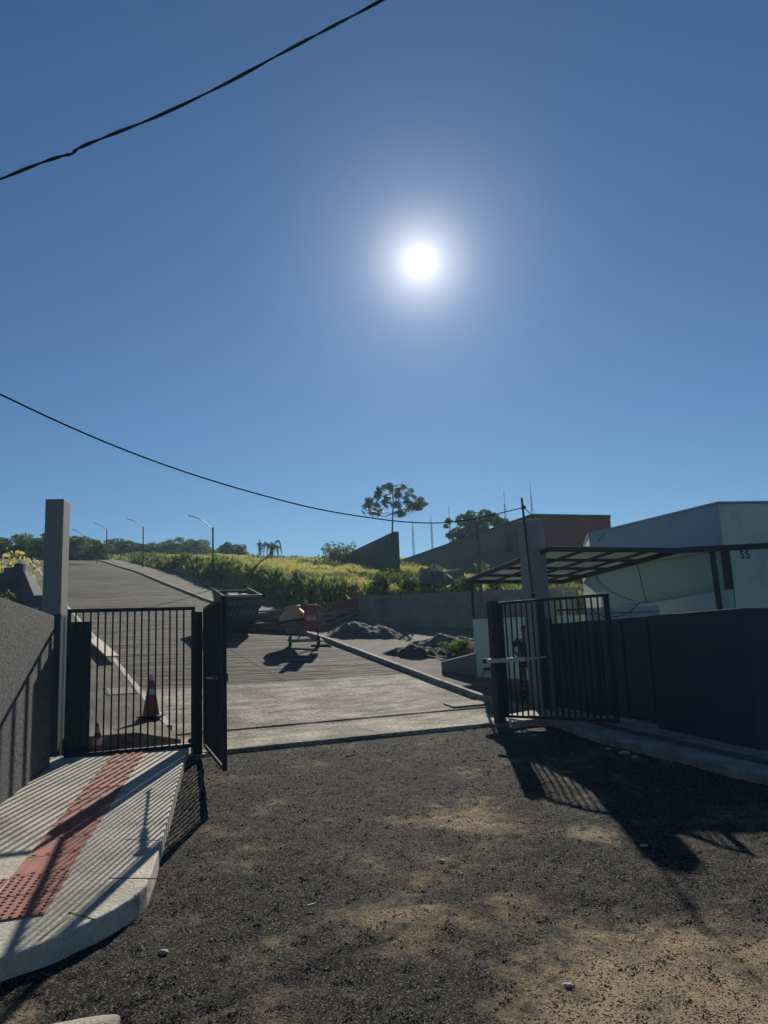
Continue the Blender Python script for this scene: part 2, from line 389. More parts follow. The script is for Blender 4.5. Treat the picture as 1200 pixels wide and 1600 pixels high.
yx = np.arange(-9, 12, .07); yy = np.concatenate([np.arange(-6, 2.4, .4), np.arange(2.4, 16.6, .07)])
X, Yg = np.meshgrid(yx, yy)
def rough(X, Y):
    return (.018*np.sin(X*1.7+np.sin(Y*1.1))*np.sin(Y*1.3+.5)+.010*np.sin(X*5.1+1)*np.sin(Y*4.3+np.sin(X*3))
            + .006*np.sin(X*13+np.sin(Y*9))*np.sin(Y*11+2))
SS = (X-O2.x)*U.x+(Yg-O2.y)*U.y
NZ = np.random.RandomState(3).normal(0, .0035, X.shape)
Z = T(X, Yg)-.012+(rough(X, Yg)+NZ)*(1-sm(SS, -.6, -.1)) - .04*sm(SS, -.35, -.04) - .15*sm(SS, .02, .25)
ny, nx = X.shape; idx = np.arange(nx*ny).reshape(ny, nx)
ff = np.stack([idx[:-1, :-1], idx[:-1, 1:], idx[1:, 1:], idx[1:, :-1]], -1).reshape(-1, 4)
cen = SS[:-1, :-1].reshape(-1); ff = ff[cen < .25]
me = bpy.data.meshes.new('street'); me.from_pydata(np.stack([X, Yg, Z], -1).reshape(-1, 3).tolist(), [], ff.tolist())
me.materials.append(M['yard']); me.polygons.foreach_set('use_smooth', [True]*len(me.polygons))
yard = bpy.data.objects.new('street', me); C.objects.link(yard); struct(yard, 'unpaved street of black asphalt millings and brown dirt')

def scatter_stones(name, n, size, material, label, region, zoff=-.017, seed=1):
    rs = np.random.RandomState(seed)
    y = rs.uniform(0, 1, n)**1.1; y = 4.2*np.exp(y*math.log(15./4.2)); x = rs.uniform(-.62, .62, n)*y
    s = (x-O2.x)*U.x+(y-O2.y)*U.y
    ok = (s < -.15)
    ok &= region(x, y)
    x, y = x[ok], y[ok]; n = len(x)
    sz = size*np.minimum(rs.lognormal(0, .4, n), 2.3)*(.55+.06*y)
    z = T(x, y)+zoff+rough(x, y)+sz*.15
    base = np.array([(1, 0, 0), (-.5, .87, 0), (-.5, -.87, 0), (0, 0, 1.0), (0.1, .1, -.6)])
    tris = [(0, 1, 3), (1, 2, 3), (2, 0, 3), (1, 0, 4), (2, 1, 4), (0, 2, 4)]
    b = base[None]*(1+rs.normal(0, .25, (n, 5, 3)))
    a1 = rs.uniform(0, 2*PI, n); a2 = rs.uniform(-1.2, 1.2, n)
    ca, sa = np.cos(a1), np.sin(a1); cb, sb = np.cos(a2), np.sin(a2)
    bx = b[..., 0]; by = b[..., 1]*cb[:, None]-b[..., 2]*sb[:, None]*.8; bz = (b[..., 1]*sb[:, None]+b[..., 2]*cb[:, None])*.7
    vx = bx*ca[:, None]-by*sa[:, None]; vy = bx*sa[:, None]+by*ca[:, None]
    v = np.stack([vx*sz[:, None]+x[:, None], vy*sz[:, None]+y[:, None], bz*sz[:, None]+z[:, None]], -1)
    tri = v[:, np.array(tris)].reshape(-1, 3)
    o = npmesh(name, tri, 3, material); tag(o, label, 'gravel', kind='stuff'); return o
def curb_free(x, y):  # outside both pavements
    a = sorted((p.y, p.x) for p in top); c = sorted((p.y, p.x) for p in rt)
    eL = np.interp(y, [q[0] for q in a], [q[1] for q in a]); eR = np.interp(y, [q[0] for q in c], [q[1] for q in c])
    return (x > eL) & (x < eR)

# ------------------------------------------------------------------ road, kerbs, upper pavements (local frame)
def strip(name, t0, t1, s0, s1, zt, thick, material, ds=1.0, bevel=0, label=None, gap=0, zb=None):
    b = MB(); ss = list(np.arange(s0, s1, ds))+[s1]
    if gap:
        for a, c in zip(ss[:-1], ss[1:]):
            j = random.uniform(-.008, .008)
            vs = [(t0+j, a+gap, h(a)+zt), (t1+j, a+gap, h(a)+zt), (t1+j, c-gap, h(c)+zt), (t0+j, c-gap, h(c)+zt)]
            b.add([(x, y, z-thick) for x, y, z in vs]+vs, [(3, 2, 1, 0), (4, 5, 6, 7), (0, 1, 5, 4), (1, 2, 6, 5), (2, 3, 7, 6), (3, 0, 4, 7)])
    else:
        n = len(ss)
        for a in ss:
            z = h(a)+zt; b.v += [(t0, a, z), (t1, a, z), (t0, a, z-thick), (t1, a, z-thick)]
        for i in range(n-1):
            k = 4*i; b.f += [(k, k+1, k+5, k+4), (k+2, k, k+4, k+6), (k+1, k+3, k+7, k+5)]
        b.f += [(0, 2, 3, 1), (4*(n-1), 4*(n-1)+1, 4*(n-1)+3, 4*(n-1)+2)]
    return struct(b.build(name, material, loc=OL, rz=RZ, bevel=bevel), label)
strip('driveway_apron', -.1, 6.38, .0, 1.33, .012, .3, M['apron'], .4, .012, 'concrete apron at the gate threshold')
strip('driveway', -.1, 6.38, 1.42, 5.0, .02, .3, M['apron'], .4, .008, 'smooth concrete stretch of driveway')
strip('road', .02, 6.38, 5.0, 82, .02, .3, M['road'], 1.0, 0, 'ribbed concrete road climbing the hill')
strip('road_joint', 3.2, 3.225, 5.0, 60, .026, .02, M['joint'], 1.0)
for k in (11, 17, 23, 29, 35, 41): strip('road_joint', .1, 6.3, k, k+.02, .026, .02, M['joint'], 1.0)
strip('kerb', 6.38, 6.5, .55, 74, .13, .3, M['kerb'], 1.0, .012, 'concrete kerb on the right of the hill road', gap=.004)
strip('kerb', -.1, .02, 1.6, 74, .13, .3, M['concrete'], 1.0, .012, 'concrete kerb on the left of the hill road', gap=.004)
strip('sidewalk', 6.5, 8.45, 3.0, 78, .11, .4, M['walk'], 1.0, 0, 'pavement on the right of the hill road')
# left upper pavement with a riser at the gate
b = MB(); ss = [.35, 2, 3, 4.5]+list(np.arange(6, 78, 2.)); tt = [-2.3, -.75, -.1]
for s_ in ss:
    for t_ in tt:
        z = h(s_)+.12
        z = max(z, .46 if t_ < -.5 else .3)
        b.v.append((t_, s_, z))
for i in range(len(ss)-1):
    for j in range(2):
        k = 3*i+j; b.f.append((k, k+1, k+4, k+3))
k = len(b.v); b.v += [(t_, .35, -.1) for t_ in tt]; b.f += [(k, k+1, 1, 0), (k+1, k+2, 2, 1)]
struct(b.build('sidewalk', M['walk'], loc=OL, rz=RZ), 'pavement on the left of the hill road')
# lot surface right of the road
b = MB(); n1 = 26; n2 = 22
for i in range(n1):
    for j in range(n2):
        x = -3+i*.55; y = 15.5+j*.56
        s_, t_ = st(x, y); t_ = max(t_, 8.4); w = W2(s_, t_)
        b.v.append((w.x, w.y, float(T(w.x, w.y))+.05+.02*math.sin(x*3+y)*math.sin(y*2.3)))
for i in range(n1-1):
    for j in range(n2-1): k = i*n2+j; b.f.append((k, k+n2, k+n2+1, k+1))
struct(b.build('lot', M['soil'], smooth=True), 'bare lot beside the driveway')

# ------------------------------------------------------------------ foreground pavements
top = [GP(x, y, .15) for x, y in ((296, 1160), (285, 1195), (268, 1258), (247, 1333), (236, 1366), (230, 1380), (218, 1393), (200, 1407), (176, 1422), (150, 1435), (100, 1458), (50, 1480), (0, 1497), (-120, 1530))]
wb = [GP(-420, 1560, .15), GP(0, 1258, .15), GP(92, 1190, .15)]
gl_a = W2(-.16, -1.9)
poly = [(p.x, p.y) for p in top[::-1]] + [(gl_a.x-.1, gl_a.y+.1)] + [(wb[2].x-.15, wb[2].y), (wb[1].x-.15, wb[1].y), (wb[0].x-.6, wb[0].y-.6)]
sw = MB().prism(poly, -2., [gz_at(*p)+.15 for p in poly]).build('sidewalk', M['concrete'], bevel=.015); struct(sw, 'pale concrete corner pavement with rounded kerb')
# kerb edging with fine joints round the corner
rt = [GP(x, y, .11) for x, y in ((800, 1128), (845, 1122), (870, 1127), (925, 1146), (1000, 1163), (1060, 1178), (1134, 1197), (1200, 1213), (1330, 1250))]
qa = GP(1187, 1172, .11); q0 = P(858, 975, 15.35); q0.z = 0; q1 = Vector((qa.x, qa.y, 0)); q2 = Vector((qa.x+3.2, qa.y-.6, 0))
poly = [(p.x, p.y) for p in rt]+[(q2.x+.4, q2.y+.2), (q1.x+.2, q1.y+.1), (q0.x+.2, q0.y+.2), (2.1, 14.4)]
sr = MB().prism(poly, -2., [gz_at(*p)+.11 for p in poly]).build('sidewalk', M['kerb'], bevel=.012)
struct(sr, 'narrow pavement along the navy wall')
# red tactile strip on the right pavement
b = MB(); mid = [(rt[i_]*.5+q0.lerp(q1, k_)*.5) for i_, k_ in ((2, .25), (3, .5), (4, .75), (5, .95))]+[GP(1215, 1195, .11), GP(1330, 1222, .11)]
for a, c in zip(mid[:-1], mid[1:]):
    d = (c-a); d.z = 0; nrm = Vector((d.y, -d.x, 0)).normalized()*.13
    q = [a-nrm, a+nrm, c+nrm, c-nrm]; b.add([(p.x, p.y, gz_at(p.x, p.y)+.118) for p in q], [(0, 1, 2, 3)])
tag(b.build('tactile_paving', M['shadetile']), 'red tactile strip coloured dull for shade, set in the pavement along the navy wall', 'tactile paving')
# left tactile strip: directional tiles then a block of alert tiles
def quad_tiles(name, A, B, Wd, n, kind, label):
    """row of n square tiles from A to B, width vector Wd"""
    b = MB(); A = Vector(A); B = Vector(B); step = (B-A)/n; wl = Wd.length; wn_ = Wd.normalized()
    for i in range(n):
        p = A+step*i; g = .006
        q = [p+wn_*g+step.normalized()*g, p+Wd-wn_*g+step.normalized()*g, p+Wd-wn_*g+step-step.normalized()*g, p+wn_*g+step-step.normalized()*g]
        up_ = random.uniform(.010, .014); z1 = 0
        gq = lambda x_, y_: gz_at(x_, y_)+.15+up_
        b.add([(v.x, v.y, gq(v.x, v.y)-.02) for v in q]+[(v.x, v.y, gq(v.x, v.y)) for v in q], [(4, 5, 6, 7), (0, 1, 5, 4), (1, 2, 6, 5), (2, 3, 7, 6), (3, 0, 4, 7)])
        L_ = step.length; sn = step.normalized()
        if kind == 'bars':
            for k in range(4):
                c = p+wn_*(wl*(k+.5)/4); a_ = c+sn*.04; e_ = c+sn*(L_-.04)
                b.bar((a_.x, a_.y, gq(a_.x, a_.y)), (e_.x, e_.y, gq(e_.x, e_.y)), .034, .012)
        else:
            for k in range(7):
                for l in range(7):
                    c = p+wn_*(wl*(k+.5)/7)+sn*(L_*(l+.5)/7)
                    b.lathe([(.016, -.002), (.012, .006), (.005, .008)], 8, Matrix.Translation((c.x, c.y, gq(c.x, c.y))))
    return tag(b.build(name, M['redtile']), label, 'tactile paving')
a0 = GP(14, 1374, .15); a1 = GP(107, 1362, .15); t0 = GP(182, 1172, .15)
along = (t0-a0); Wd = (a1-a0)
quad_tiles('tactile_paving', a0, t0, Wd, round(along.length/Wd.length), 'bars', 'long red strip of ribbed tactile tiles running up the corner pavement to the gate')
s_dir = along.normalized()*-Wd.length*.98
c0 = GP(17, 1374, .15)+Wd.normalized()*.0
b0 = c0+s_dir*2.0
bo = quad_tiles('tactile_paving', b0+Wd.normalized()*.0, c0, Wd*1.03, 2, 'dots', 'red block of dotted warning tiles at the rounded pavement corner')
Wd2 = Wd*-1.03
quad_tiles('tactile_paving', b0-Wd.normalized()*.01, c0-Wd.normalized()*.01, Wd2, 2, 'dots', 'red dotted warning tiles cut by the left edge of the photo')
# control cuts in the pavement
for q in (((60, 1470), (110, 1432)), ((0, 1290), (0, 1290)), ((107, 1426), (150, 1437)), ((170, 1372), (247, 1373)), ((195, 1312), (250, 1313))):
    a = GP(*q[0], .15); c = GP(*q[1], .15)
    if (a-c).length < .01: continue
    struct(MB().bar(a, c, .008, .006).build('pavement_joint', M['joint']))

# ------------------------------------------------------------------ left stucco wall, pillars
A = GP(76, 1199, .15); B_ = GP(0, 1258, .15); A.z = B_.z = 0; dirw = (B_-A).normalized(); A1 = A - dirw*.05; Cc = A+dirw*9
b = MB(); nrm = Vector((-dirw.y, dirw.x, 0))
if nrm.x > 0: nrm = -nrm
topA = P(80, 962, A.y).z; topB = topA+(P(0, 938, B_.y).z-topA)*9/(B_-A).length
q = [A1, Cc, Cc+nrm*.16, A1+nrm*.16]
q = [Vector((p.x, p.y, 0)) for p in q]
zz_ = [topA, topB, topB, topA]
if (q[1]-q[0]).cross(q[2]-q[1]).z < 0: q = q[::-1]; zz_ = zz_[::-1]
b.prism([(p.x, p.y) for p in q], -1.5, zz_)
tag(b.build('boundary_wall', M['stucco'], bevel=.008), 'grey grit-stucco wall beside the corner pavement, striped by gate shadows', 'wall')

def pillar(name, px0, px1, py0, Y, z0, depth, label, dark_to=None, rz=.12):
    a = P(px0, py0, Y); c = P(px1, py0, Y); e = empty(name, ((a.x+c.x)/2, Y, z0), rz)
    w = (c.x-a.x)/2; ht = a.z-z0
    if dark_to:
        dk = dark_to-z0
        MB().box(-w-.012, w+.012, -.012, depth+.012, 0, dk).build('painted_base', M['navy'], e, bevel=.006)
        MB().box(-w, w, 0, depth, dk, ht).build('shaft', M['pillar'], e, bevel=.012)
    else:
        MB().box(-w, w, 0, depth, 0, ht).build('shaft', M['pillar'], e, bevel=.012)
    tag(e, label, 'pillar'); return e
pl = pillar('gate_pillar', 71.5, 99, 780, 10.95, .2, .34, 'tall raw concrete pillar with navy base at the end of the stucco wall', 2.2)
MB().tube([(.195, -.03, .02), (.195, -.03, 1.95)], .013, 8).build('conduit', M['galv'], pl)
pr = pillar('gate_pillar', 823, 852, 812, 15.3, .1, .38, 'tall raw concrete pillar behind the right gate leaf with a cable pole on it', rz=RZ)

# ------------------------------------------------------------------ gates
def gate_panel(e, L_, z0, z1, step, stile=.05, bw=.011):
    """frame and bars along local +x, sheet of bars"""
    MB().box(0, L_, -.025, .025, z1-.05, z1).build('top_rail', M['steel'], e, bevel=.004)
    MB().box(0, L_, -.025, .025, z0, z0+.05).build('bottom_rail', M['steel'], e, bevel=.004)
    MB().box(0, stile, -.027, .027, z0+.052, z1-.052).build('stile', M['steel'], e, bevel=.004)
    MB().box(L_-stile, L_, -.027, .027, z0+.052, z1-.052).build('stile', M['steel'], e, bevel=.004)
    proto = None; x = stile+step*.6; k = 0
    while x < L_-stile-step*.3:
        if proto is None:
            proto = MB().box(-bw, bw, -bw, bw, z0+.045, z1-.045).build('bar', M['steel'], e); proto.location.x = x
        else:
            o = proto.copy(); C.objects.link(o); o.parent = e; o.location.x = x
        x += step; k += 1
gz = .22
# fixed barred panel on the left
pa = W2(-.16, -1.78)
e = empty('barred_gate_panel', (pa.x, pa.y, gz), RZ-.09); tag(e, 'black barred pedestrian gate panel left of the post, cones behind it', 'gate')
gate_panel(e, 1.74, .03, 2.03, .098)
# dark sheet behind its left end
e2 = empty('metal_screen', (pa.x+.0, pa.y+.14, gz), RZ-.09); MB().box(-.02, .27, 0, .03, 0, 1.86).build('sheet', M['navy'], e2, bevel=.004)
MB().box(-.02, .27, -.012, -.002, .1, .16).build('batten', M['steel'], e2)
tag(e2, 'narrow navy metal sheet behind the left end of the barred panel', 'metal panel')
def post(px, s_, zt, w, label, z0=.1):
    # on the gate line at column px
    best = None
    for k in range(-100, 900):
        t_ = k*.01; w_ = W2(s_, t_); q = Vector((w_.x, w_.y, 1.5-EYE)); dd = q.dot(_f); x = 600+FPX*q.dot(_r)/dd
        if best is None or abs(x-px) < best[0]: best = (abs(x-px), w_)
    w_ = best[1]; e = empty('gate_post', (w_.x, w_.y, z0), RZ)
    MB().box(-w/2, w/2, -w/2, w/2, 0, zt-z0).build('shaft', M['steel'], e, bevel=.006)
    MB().box(-w/2-.004, w/2+.004, -w/2-.004, w/2+.004, zt-z0, zt-z0+.012).build('cap', M['steel'], e)
    MB().box(-w/2-.05, w/2+.05, -w/2-.05, w/2+.05, -.05, .02).build('footing', M['kerb'], e, bevel=.01)
    tag(e, label, 'post'); return w_
pL = post(307, -.05, 2.17, .14, 'thick black square post on the left of the open driveway')
pR = post(773, -.1, 2.26, .15, 'thick dark square post on the right of the driveway before the mint wall')
def hinge(e, z):
    MB().tube([(-.035, 0, z-.04), (-.035, 0, z+.04)], .016, 8).build('hinge', M['steel'], e)
# left leaf, swung towards the street
n0 = Vector((pL.x+.12, pL.y, 0)); n1 = P(351, 1100, 9.25); n1.z = 0
dv = n1-n0; e = empty('gate_leaf', (n0.x, n0.y, gz), math.atan2(dv.y, dv.x)); tag(e, 'left barred gate leaf swung open towards the street, seen edge on', 'gate')
gate_panel(e, dv.length, .0, 2.02, .145, .09, .009)
hinge(e, .3); hinge(e, 1.7)
n0 = Vector((pR.x+.10, pR.y-.02, 0)); n1 = P(962, 1060, 12.45); n1.z = 0
dv2 = n1-n0; e = empty('gate_leaf', (n0.x, n0.y, gz), math.atan2(dv2.y, dv2.x)); tag(e, 'right barred gate leaf swung open in front of the navy wall', 'gate')
gate_panel(e, dv2.length, .0, 2.03, .117, .08)
hinge(e, .3); hinge(e, 1.7)
def opener(a, c, d, label, w=.07):
    e = empty('gate_opener', a); a = Vector(a); c = Vector(c)-a; d = Vector(d)-a
    MB().bar((0, 0, 0), c, w, w*1.05).build('motor_housing', M['white'], e, bevel=.01)
    MB().tube([c, d], .014, 8).build('rod', M['galv'], e)
    MB().bar(d-Vector((0, 0, .04)), d+Vector((0, 0, .04)), .04).build('bracket', M['steel'], e)
    MB().bar(Vector((-.06, .04, 0)), Vector((.02, 0, 0)), .05, .09).build('bracket', M['steel'], e)
    tag(e, label, 'gate opener')
opener(P(761, 1033, 13.95), P(821, 1030, 13.55), P(856, 1026, 13.2), 'pale swing gate opener with rod on the right gate leaf')
opener(P(352, 1059, 9.6), P(341, 1059, 10.1), P(323, 1060, 11.2), 'pale swing gate opener tucked behind the left gate leaf', .05)
# thin pale post and dark post in the gap behind the right leaf
e = empty('steel_post', P(866, 1108, 15.0)); zb = e.location.z; hh = P(850, 968, 15.0).z-zb
MB().box(-.085, .06, 0, .05, 0, hh).build('shaft', M['greysteel'], e, bevel=.004); MB().box(.062, .085, -.005, .05, 0, hh+.03).build('edge_profile', M['steel'], e)
tag(e, 'pale grey steel post against the end of the navy wall', 'post')
e = empty('steel_post', (P(836, 940, 14.9).x+.08, 14.9, .13)); MB().box(-.05, .05, 0, .1, 0, P(836, 940, 14.9).z-.13).build('shaft', M['steel'], e, bevel=.004)
tag(e, 'dark steel post in front of the right concrete pillar', 'post')

# ------------------------------------------------------------------ navy wall on the right
zt0, zt1, zt2 = P(858, 975, q0.y).z, P(1157, 950, q1.y).z, P(1200, 955, q1.y).z
e = empty('boundary_wall', (q1.x, q1.y, 0))
def wl(a, c, z0, za, zc, th, name, m_, bev=.008, side=1):
    d = (c-a).normalized(); n_ = Vector((-d.y, d.x, 0))*th*side
    pts = [a, c, c+n_, a+n_]; zz = [za, zc, zc, za]
    if (pts[1]-pts[0]).cross(pts[2]-pts[1]).z < 0: pts = pts[::-1]; zz = zz[::-1]
    b = MB().prism([(p.x-q1.x, p.y-q1.y) for p in pts], z0, zz); return b.build(name, m_, e, bevel=bev)
ga = q0.lerp(q1, .36); gb = q0.lerp(q1, .36); 
gs = q0.lerp(q1, .285); ge = q0.lerp(q1, .585)
lz = lambda k: zt0+(zt1-zt0)*k
wl(q0, gs, -1.5, lz(0), lz(.285), .14, 'wall_panel', M['navywall'], side=1)
wl(ge, q1, -1.5, lz(.585), lz(1), .14, 'wall_panel', M['navywall'], side=1)
wl(q1+Vector((.003, -.003, 0)), q2, -1.5, zt1, zt1-.14, .14, 'return_wall', M['navywall'], side=1)
tag(e, 'tall dark navy wall with its corner on the right pavement', 'wall')
dgt = (ge-gs); e = empty('sheet_metal_gate', (gs.x, gs.y, 0), math.atan2(dgt.y, dgt.x)); Lg = dgt.length
gb0, gb1 = gz_at(gs.x, gs.y)+.20, gz_at(ge.x, ge.y)+.20
b = MB(); b.add([(.01, .03, gb0), (Lg-.01, .03, gb1), (Lg-.01, .07, gb1), (.01, .07, gb0), (.01, .03, lz(.285)-.01), (Lg-.01, .03, lz(.585)-.01), (Lg-.01, .07, lz(.585)-.01), (.01, .07, lz(.285)-.01)],
    [(3, 2, 1, 0), (4, 5, 6, 7), (0, 1, 5, 4), (1, 2, 6, 5), (2, 3, 7, 6), (3, 0, 4, 7)])
b.build('sheet', M['navy'], e)
for x in (.0, Lg*.5, Lg-.05): MB().box(x, x+.04, .0, .028, max(gb0, gb1), lz(.4)-.03).build('stile', M['steel'], e)
tag(e, 'flush navy sheet-metal gate in the wall, daylight showing under it', 'gate')

# ------------------------------------------------------------------ mint counter wall and canopy
Ym = 18.4
a = P(742, 967, Ym); c = P(828, 967, Ym)
e = empty('counter_wall', (a.x, Ym, 0)); MB().box(0, c.x-a.x+.4, 0, .5, 0, a.z).build('wall', M['mint'], e, bevel=.008)
MB().box(-.02, c.x-a.x+.42, -.02, .52, a.z+.002, a.z+.04).build('coping', M['slate'], e)
MB().bar((.12, -.03, .92), (.36, -.03, .92), .05, .04).build('hose_bracket', M['steel'], e)
MB().tube([(.24+.15*math.cos(k*.35), -.03, .74+.16*math.sin(k*.35)) for k in range(-2, 17)], .010, 6).build('hose', M['cable'], e)
tag(e, 'low mint green wall under the canopy behind the right gate post', 'wall')
e = empty('canopy', P(857, 858, 15.0)); o0 = e.location.copy()
cA, cB, cD, cE = P(727, 909, 18.6), P(859, 858, 15.05), P(879, 909, 19.0), P(1062, 860, 15.2)
lc = lambda p: p-o0
def cb(u, v): return lc(cB.lerp(cE, u).lerp(cA.lerp(cD, u), v))
for (u0, v0, u1, v1, w, d) in ((0, 0, 1, 0, .06, .10), (0, 0, 0, 1, .06, .09), (1, 0, 1, 1, .06, .10), (0, 1, 1, 1, .06, .09)):
    MB().bar(cb(u0, v0), cb(u1, v1), w, d).build('edge_beam', M['steel'], e, bevel=.004)
for v in (.27, .52, .76): MB().bar(cb(0, v)-Vector((0, 0, .01)), cb(1, v)-Vector((0, 0, .01)), .05, .06).build('purlin', M['steel'], e)
for u in (.25, .5, .75): MB().bar(cb(u, 0)-Vector((0, 0, .03)), cb(u, 1)-Vector((0, 0, .03)), .035, .05).build('rafter', M['steel'], e)
b = MB(); up = Vector((0, 0, .055)); q = [cb(0, 0)+up, cb(1, 0)+up, cb(1, 1)+up, cb(0, 1)+up]
b.add(q+[p+Vector((0, 0, .008)) for p in q], [(3, 2, 1, 0), (4, 5, 6, 7), (0, 1, 5, 4), (1, 2, 6, 5), (2, 3, 7, 6), (3, 0, 4, 7)]); b.build('roof_sheet', M['sheet'], e)
cF = P(1330, 846, 15.4); MB().bar(lc(cE)+Vector((.02, 0, .0)), lc(cF), .08, .115).build('edge_beam', M['steel'], e)
pt = P(1112, 858, 15.3); pb = P(1129, 960, 15.3); MB().bar(lc(pt), Vector((lc(pb).x, lc(pb).y, -o0.z+.1)), .09).build('post', M['steel'], e, bevel=.004)
for px_, py_ in ((737, 912),):
    pt = P(px_, py_, 18.55); MB().bar(lc(pt), Vector((lc(pt).x, lc(pt).y+.05, a.z-o0.z+.04)), .06).build('post', M['steel'], e)
pt = P(879, 912, 18.9); MB().bar(lc(pt), Vector((lc(pt).x, lc(pt).y, -o0.z)), .04).build('post', M['galv'], e)
tag(e, 'lean steel-framed canopy with translucent sheets over the gatehouse entrance', 'canopy')
e = empty('steel_pole', P(757, 1010, 19.4)); zb = float(T(e.location.x, 19.4)); e.location.z = zb
MB().tube([(0, 0, 0), (0, 0, P(744, 822, 19.4).z-zb)], .045, 10).build('shaft', M['greysteel'], e); MB().tube([(0, 0, 0), (0, 0, .04)], .1, 10).build('base_plate', M['greysteel'], e)
tag(e, 'tall thin grey pole behind the left edge of the canopy', 'pole')
# pole on the pillar and the wires
pt = P(815, 778, 15.15); pb = P(832, 926, 15.15)
e = empty('cable_pole', (pb.x, 15.15, pb.z)); MB().tube([(0, 0, 0), (pt.x-pb.x, 0, pt.z-pb.z)], .022, 8).build('pipe', M['steel'], e)
ck = P(818, 793, 15.15)-e.location; MB().bar(ck-Vector((0, 0, .03)), ck+Vector((0, 0, .03)), .08).build('clamp', M['steel'], e)
MB().tube([ck, P(826, 800, 15.3)-e.location, P(833, 808, 15.5)-e.location], .009, 6).build('drop_wire', M['cable'], e)
MB().bar((-.04, 0, -.06), (.04, 0, -.06), .05, .08).build('foot_bracket', M['steel'], e)
tag(e, 'thin dark pipe fixed to the right concrete pillar, carrying the service cable', 'pole')
def spline(pts, n=12):
    pts = [Vector(p) for p in pts]; out_ = []
    P_ = [2*pts[0]-pts[1]]+pts+[2*pts[-1]-pts[-2]]
    for i in range(1, len(P_)-2):
        for k in range(n):
            t = k/n; a, b_, c, d = P_[i-1:i+3]
            out_.append(.5*((2*b_)+(c-a)*t+(2*a-5*b_+4*c-d)*t*t+(3*b_-a-3*c+d)*t**3))
    out_.append(pts[-1]); return out_
cp = [(-300, 470), (-150, 545), (0, 616), (100, 663), (200, 705), (300, 741), (400, 771), (500, 796), (600, 812), (660, 817), (700, 816), (750, 809), (818, 793)]
pts = [P(x, y, np.interp(x, [-300, 818], [6.5, 15.15])) for x, y in cp]
tag(MB().tube(spline(pts), .011, 6).build('overhead_cable', M['cable']), 'single sagging service cable from the left edge to the pole on the right pillar', 'cable')
cp = [(-250, 378), (-100, 318), (0, 280), (60, 256), (96, 244), (112, 240), (126, 230), (180, 208), (250, 180), (350, 132), (450, 78), (520, 41), (597, 0), (700, -60), (850, -150)]
pts = spline([P(x, y, 6.5) for x, y in cp], 16)
b = MB(); 
for ph in (0, PI):
    q = []
    for i, p in enumerate(pts):
        a_ = ph+i*.21+.5*math.sin(i*.07); q.append(p+Vector((math.cos(a_)*.003, math.cos(a_)*.008, math.sin(a_)*.008)))
    b.tube(q, .0082, 6)
tag(b.build('overhead_cable', M['cable']), 'thick twisted cable crossing the upper left sky', 'cable')

# ------------------------------------------------------------------ mint building with number 55
Yb = 16.6
k0 = P(1130, 787, Yb); zt = k0.z; kx = P(1143, 950, Yb).x; k0 = Vector((kx-.02, Yb, 0))
l0 = P(920, 836, 21.0); l0 = Vector((l0.x, 21.0, 0)); ztl = P(920, 836, 21.0).z
r0_ = P(1420, 800, 17.4); r0_ = Vector((r0_.x, 17.4, 0))
e = empty('green_building', (k0.x, k0.y, 0)); q1 = k0
zb_ = P(1140, 856, Yb).z
def off(v, dx, dy): return Vector((v.x+dx, v.y+dy, 0))
bk = Vector((r0_.x, 26, 0)); bl = Vector((l0.x+1.0, 26, 0))
pts = [k0, r0_, bk, bl, l0]
MB().prism([(p.x-k0.x, p.y-k0.y) for p in pts], [zb_]*5, [zt, zt, zt, ztl, ztl]).build('upper_walls', M['mint'], e, bevel=.01)
# parapet face on the left side, painted blue-grey, 5 mm proud
d = (l0-k0).normalized(); nl = Vector((d.y, -d.x, 0)); nl = nl if nl.x < 0 else -nl
a_ = k0+nl*.006; c_ = l0+nl*.006
MB().add([(p.x-k0.x, p.y-k0.y, z) for p, z in ((a_, zb_+.01), (c_, zb_+.01), (c_, ztl), (a_, zt))], [(0, 3, 2, 1)]).build('parapet_face', M['mintblue'], e)
# walls below, set back under the parapet on the left side
i0 = k0-nl*.22+Vector((.0, 0, 0)); i1 = l0-nl*.22
pts = [k0+Vector((.12, .02, 0)), Vector((r0_.x, r0_.y+.02, 0)), bk, bl, i1, i0+d*.12]
MB().prism([(p.x-k0.x, p.y-k0.y) for p in pts], 0, zb_-.003).build('lower_walls', M['olive'], e, bevel=.006)
# front lower facade skin in mint
MB().add([(p.x-k0.x, p.y-k0.y, z) for p, z in ((k0+Vector((.12, .005, 0)), 0), (r0_, 0), (r0_, zb_-.004), (k0+Vector((.12, .005, 0)), zb_-.004))], [(0, 1, 2, 3)]).build('front_face', M['mint'], e)
zp = P(1141, 921, Yb).z
MB().box(-.02, .12, -.02, .14, zp, zb_-.004).build('corner_profile', M['steel'], e, bevel=.004)
pts = [k0+nl*.0+Vector((-.02, -.01, 0)), k0+Vector((.10, .0, 0)), i1-d*.1, l0]
MB().prism([(p.x-k0.x, p.y-k0.y) for p in pts], 0, [zp, zp, zp-.25, zp-.25]).build('plinth', M['plinth'], e, bevel=.006)
